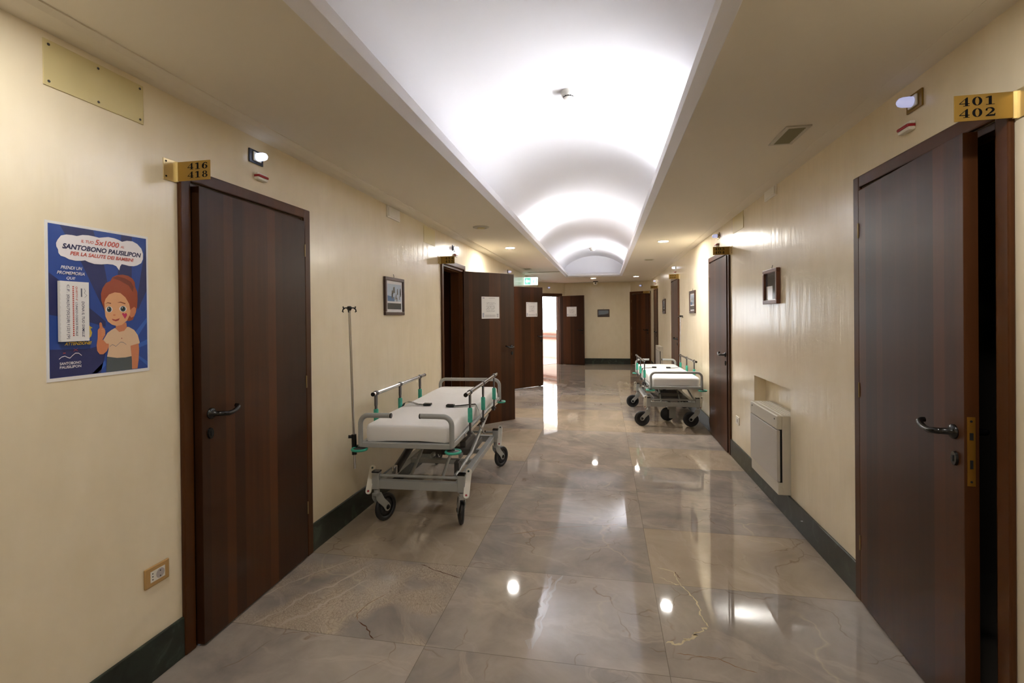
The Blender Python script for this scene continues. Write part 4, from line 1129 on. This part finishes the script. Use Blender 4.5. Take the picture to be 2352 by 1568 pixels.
    pts = [(-hx, PY, ZP+.01), (-hx, PY, ZH-r)] + arc_pts((-(hx-r), PY, ZH-r), r, 0, PI/2, (-1, 0, 0), (0, 0, 1))[1:] + arc_pts((hx-r, PY, ZH-r), r, PI/2, 0, (1, 0, 0), (0, 0, 1)) + [(hx, PY, ZP+.01)]
    a = MB(); a.tube(pts, .0165, 14); a.build('loop_handle', M['greymetal'], S)
    # --- mattress: one soft closed body
    m = MB(); nx, ny = 16, 46; hw, hl = .300, .905; zb, ztop = ZP+.036, ZP+.143
    random.seed(11)
    def sup(t, p=9): return math.copysign(1, t)*1.0
    rings_ = []
    prof_ = [(0.0, 0), (.988, 0), (1.0, .10), (1.006, .35), (1.004, .62), (.995, .82), (.975, .94), (.945, .99), (.88, 1.0), (.5, 1.012), (0, 1.015)]
    def outline(s_):
        P = []; rc = .05
        w2, l2 = hw*s_ if s_ > .6 else hw*s_, hl*s_ if s_ <= .6 else hl-(1-s_)*hw
        rc = min(rc, w2*.5)
        for (cx, cy_, a0) in ((w2-rc, l2-rc, 0), (-w2+rc, l2-rc, 90), (-w2+rc, -l2+rc, 180), (w2-rc, -l2+rc, 270)):
            for q in range(7):
                t = R(a0+q*15); P.append((cx+rc*math.cos(t), cy_+rc*math.sin(t)))
        # subdivide long sides
        out = []
        for i in range(len(P)):
            a0_, b0_ = Vector(P[i]), Vector(P[(i+1) % len(P)]); out.append(a0_)
            ns = 9 if i % 7 == 6 and (i // 7) % 2 == 0 else (26 if i % 7 == 6 else 1)
            for q in range(1, ns): out.append(a0_ + (b0_-a0_)*q/ns)
        return out
    from mathutils import noise as N_
    for (s_, h_) in prof_[1:]:
        o_ = outline(max(s_, .02)); ring_ = []
        for p in o_:
            z = zb + (ztop-zb)*h_
            nz = N_.noise(Vector((p.x*5, p.y*3.2, h_*2+strap_seed)))
            k_ = .010 if h_ < .9 else .004
            q = p.normalized() if p.length > 0 else p
            x, y = p.x + (nz*k_*1.2 if h_ < .95 else 0)*math.copysign(1, p.x if abs(p.x) > .01 else 1)*.8, p.y
            if 0 < h_ < .95 and p.y > -hl+.1:   # creases on the hanging sides of the sheet
                x += math.copysign(1, p.x)*(.010*(.5+N_.noise(Vector((p.y*2, 3, strap_seed))))*math.sin(p.y*46 + 4*N_.noise(Vector((p.y*3, 0, 1)))))*(1-h_) if abs(p.x) > .28 else 0
            if h_ <= .12: z += .006*math.sin(p.x*9 + p.y*7 + 1.3) + nz*.006
            ring_.append((x, y, z + (nz*.004 if h_ > .9 else 0)))
        rings_.append(ring_)
    nn_ = len(rings_[0]); V_ = [p for g in rings_ for p in g]
    F_ = [(i*nn_+j, i*nn_+(j+1) % nn_, (i+1)*nn_+(j+1) % nn_, (i+1)*nn_+j) for i in range(len(rings_)-1) for j in range(nn_)]
    m.add(V_, F_, 0, True); m.add(rings_[0], [tuple(range(nn_))[::-1]], 0, False)
    mo = m.build('mattress', M['linen'], S)
    # --- straps
    zs = ztop + .006
    for sx, pts_, bk in ((-1, [(-.338, -.16, ZP+.03), (-.318, -.165, zs-.04), (-.292, -.17, zs+.006), (-.26, -.175, zs+.020), (-.22, -.18, zs+.016), (-.17, -.19, zs+.004), (-.10, -.20, zs+.004)], (-.085, -.20)),
                         (1, [(.338, -.13, ZP+.03), (.322, -.135, zs-.05), (.297, -.14, zs+.003), (.25, -.17, zs+.003), (.19, -.21, zs+.002), (.13, -.235, zs+.002)], (.115, -.24))):
        b = MB(); A_ = []; B_ = []
        for i, p in enumerate(pts_):
            p = Vector(p); d = Vector(pts_[min(i+1, len(pts_)-1)]) - Vector(pts_[max(i-1, 0)]); d.z = 0
            t = Vector((-d.y, d.x, 0)); t = t.normalized()*.017 if t.length > 1e-4 else Vector((0, .017, 0))
            A_.append(tuple(p+t)); B_.append(tuple(p-t))
        L_ = len(A_); up = [(x, y, z+.003) for x, y, z in A_], [(x, y, z+.003) for x, y, z in B_]
        VV = A_ + B_ + up[0] + up[1]
        FF = []
        for i in range(L_-1):
            FF += [(i, i+1, L_+i+1, L_+i), (2*L_+i, 3*L_+i, 3*L_+i+1, 2*L_+i+1), (i, 2*L_+i, 2*L_+i+1, i+1), (L_+i, L_+i+1, 3*L_+i+1, 3*L_+i)]
        b.add(VV, FF, 0, False)
        so_ = b.build('strap', M['black'], S)
        b = MB(); b.box(bk[0]-.032, bk[0]+.032, bk[1]-.023, bk[1]+.023, zs-.001, zs+.017); b.build('buckle', M['black'], so_, bevel=.005)
    # --- side rails
    ZR = ZP + .308
    for sx in (-1, 1):
        x = sx*.338
        y0_, y1_ = (-.64, .60) if sx > 0 else (-.665, .49)
        a = MB(); a.cyl((x, y0_, ZR), (x, y1_, ZR), .0145, n=18); ra = a.build('side_rail', M['chrome'], S)
        for e_, s2 in ((y0_, -1), (y1_, 1)):
            a = MB(); a.cyl((x, e_-.001, ZR), (x, e_+s2*.010, ZR), .0152, n=16); a.build('rail_end_cap', M['black'], ra)
        for py in ((-.515, -.035, .475) if sx > 0 else (-.62, -.14, .36)):
            a = MB()
            a.cyl((x, py-.016, ZR), (x, py+.016, ZR), .0185, n=16)
            a.prism([(py-.017, ZR), (py+.017, ZR), (py+.017, ZR-.085), (py+.012, ZR-.095), (py+.012, ZP+.0), (py+.019, ZP-.012), (py-.019, ZP-.012), (py-.012, ZP+.0), (py-.012, ZR-.095), (py-.017, ZR-.085)], 'x', x-.006, x+.006)
            a.box(min(x-sx*.018, x), max(x-sx*.018, x), py-.018, py+.018, ZP-.012, ZP+.028)
            a.build('rail_post', M['dkmetal'], ra, bevel=.0015)
            a = MB(); pr = [(.010, ZR-.222)]
            for k in range(9):
                zz = ZR-.218 + k*.0112; pr += [(.0175, zz), (.0175, zz+.007), (.0158, zz+.0085)]
            pr += [(.0175, ZR-.117), (.010, ZR-.112)]
            a.lathe(pr, 'z', 18, c=(x, py, 0)); a.build('rail_grip', M['teal'], ra)
            a = MB(); a.cyl((x+sx*.003, py, ZP+.01), (x+sx*.016, py, ZP+.01), .008, n=12); a.build('rail_bolt', M['dkmetal'], ra)
    # --- drip pole clamped to the corner
    px, py = -.375, -.90
    a = MB(); a.cyl((px+.004, py, ZP-.155), (px-.022, py, ZP+.92), .0088, n=14); pole = a.build('drip_pole', M['chrome'], S)
    a = MB(); a.cyl((px+.003, py, ZP-.06), (px, py, ZP+.075), .0165, n=16); a.cyl((px, py, ZP+.06), (px-.03, py-.02, ZP+.063), .011, n=12); a.box(px, px+.06, py-.012, py+.012, ZP-.02, ZP+.005)
    a.build('pole_clamp', M['black'], pole, bevel=.001)
    a = MB(); hz = ZP+.92; hx_ = px-.022
    a.lathe([(.010, hz-.012), (.016, hz), (.016, hz+.014), (.008, hz+.018)], 'z', 16, c=(hx_, py, 0))
    for ang in (20, 110, 200, 290):
        ca, sa = math.cos(R(ang)), math.sin(R(ang))
        a.tube([(hx_+ca*rr, py+sa*rr, hz+zz) for rr, zz in ((.01, .006), (.028, .006), (.040, -.004), (.044, -.018), (.036, -.022))], .0045, 8)
        a.tube([(hx_+ca*.036, py+sa*.036, hz+.0), (hx_+ca*.040, py+sa*.040, hz+.016)], .0045, 8)
    a.build('drip_hook', M['black'], pole)
    return S

make_stretcher((-1.335, 3.945, 0), R(2.7), 0, (22, -22, 10, 28), 'near wheeled stretcher with white sheet, parked by the wall with the poster')
make_stretcher((.85, 7.43, 0), R(182.1), -.09, (-88, 85, 95, 92), 'far wheeled stretcher with white sheet, parked between two closed walnut doors', fifth=True, strap_seed=5)
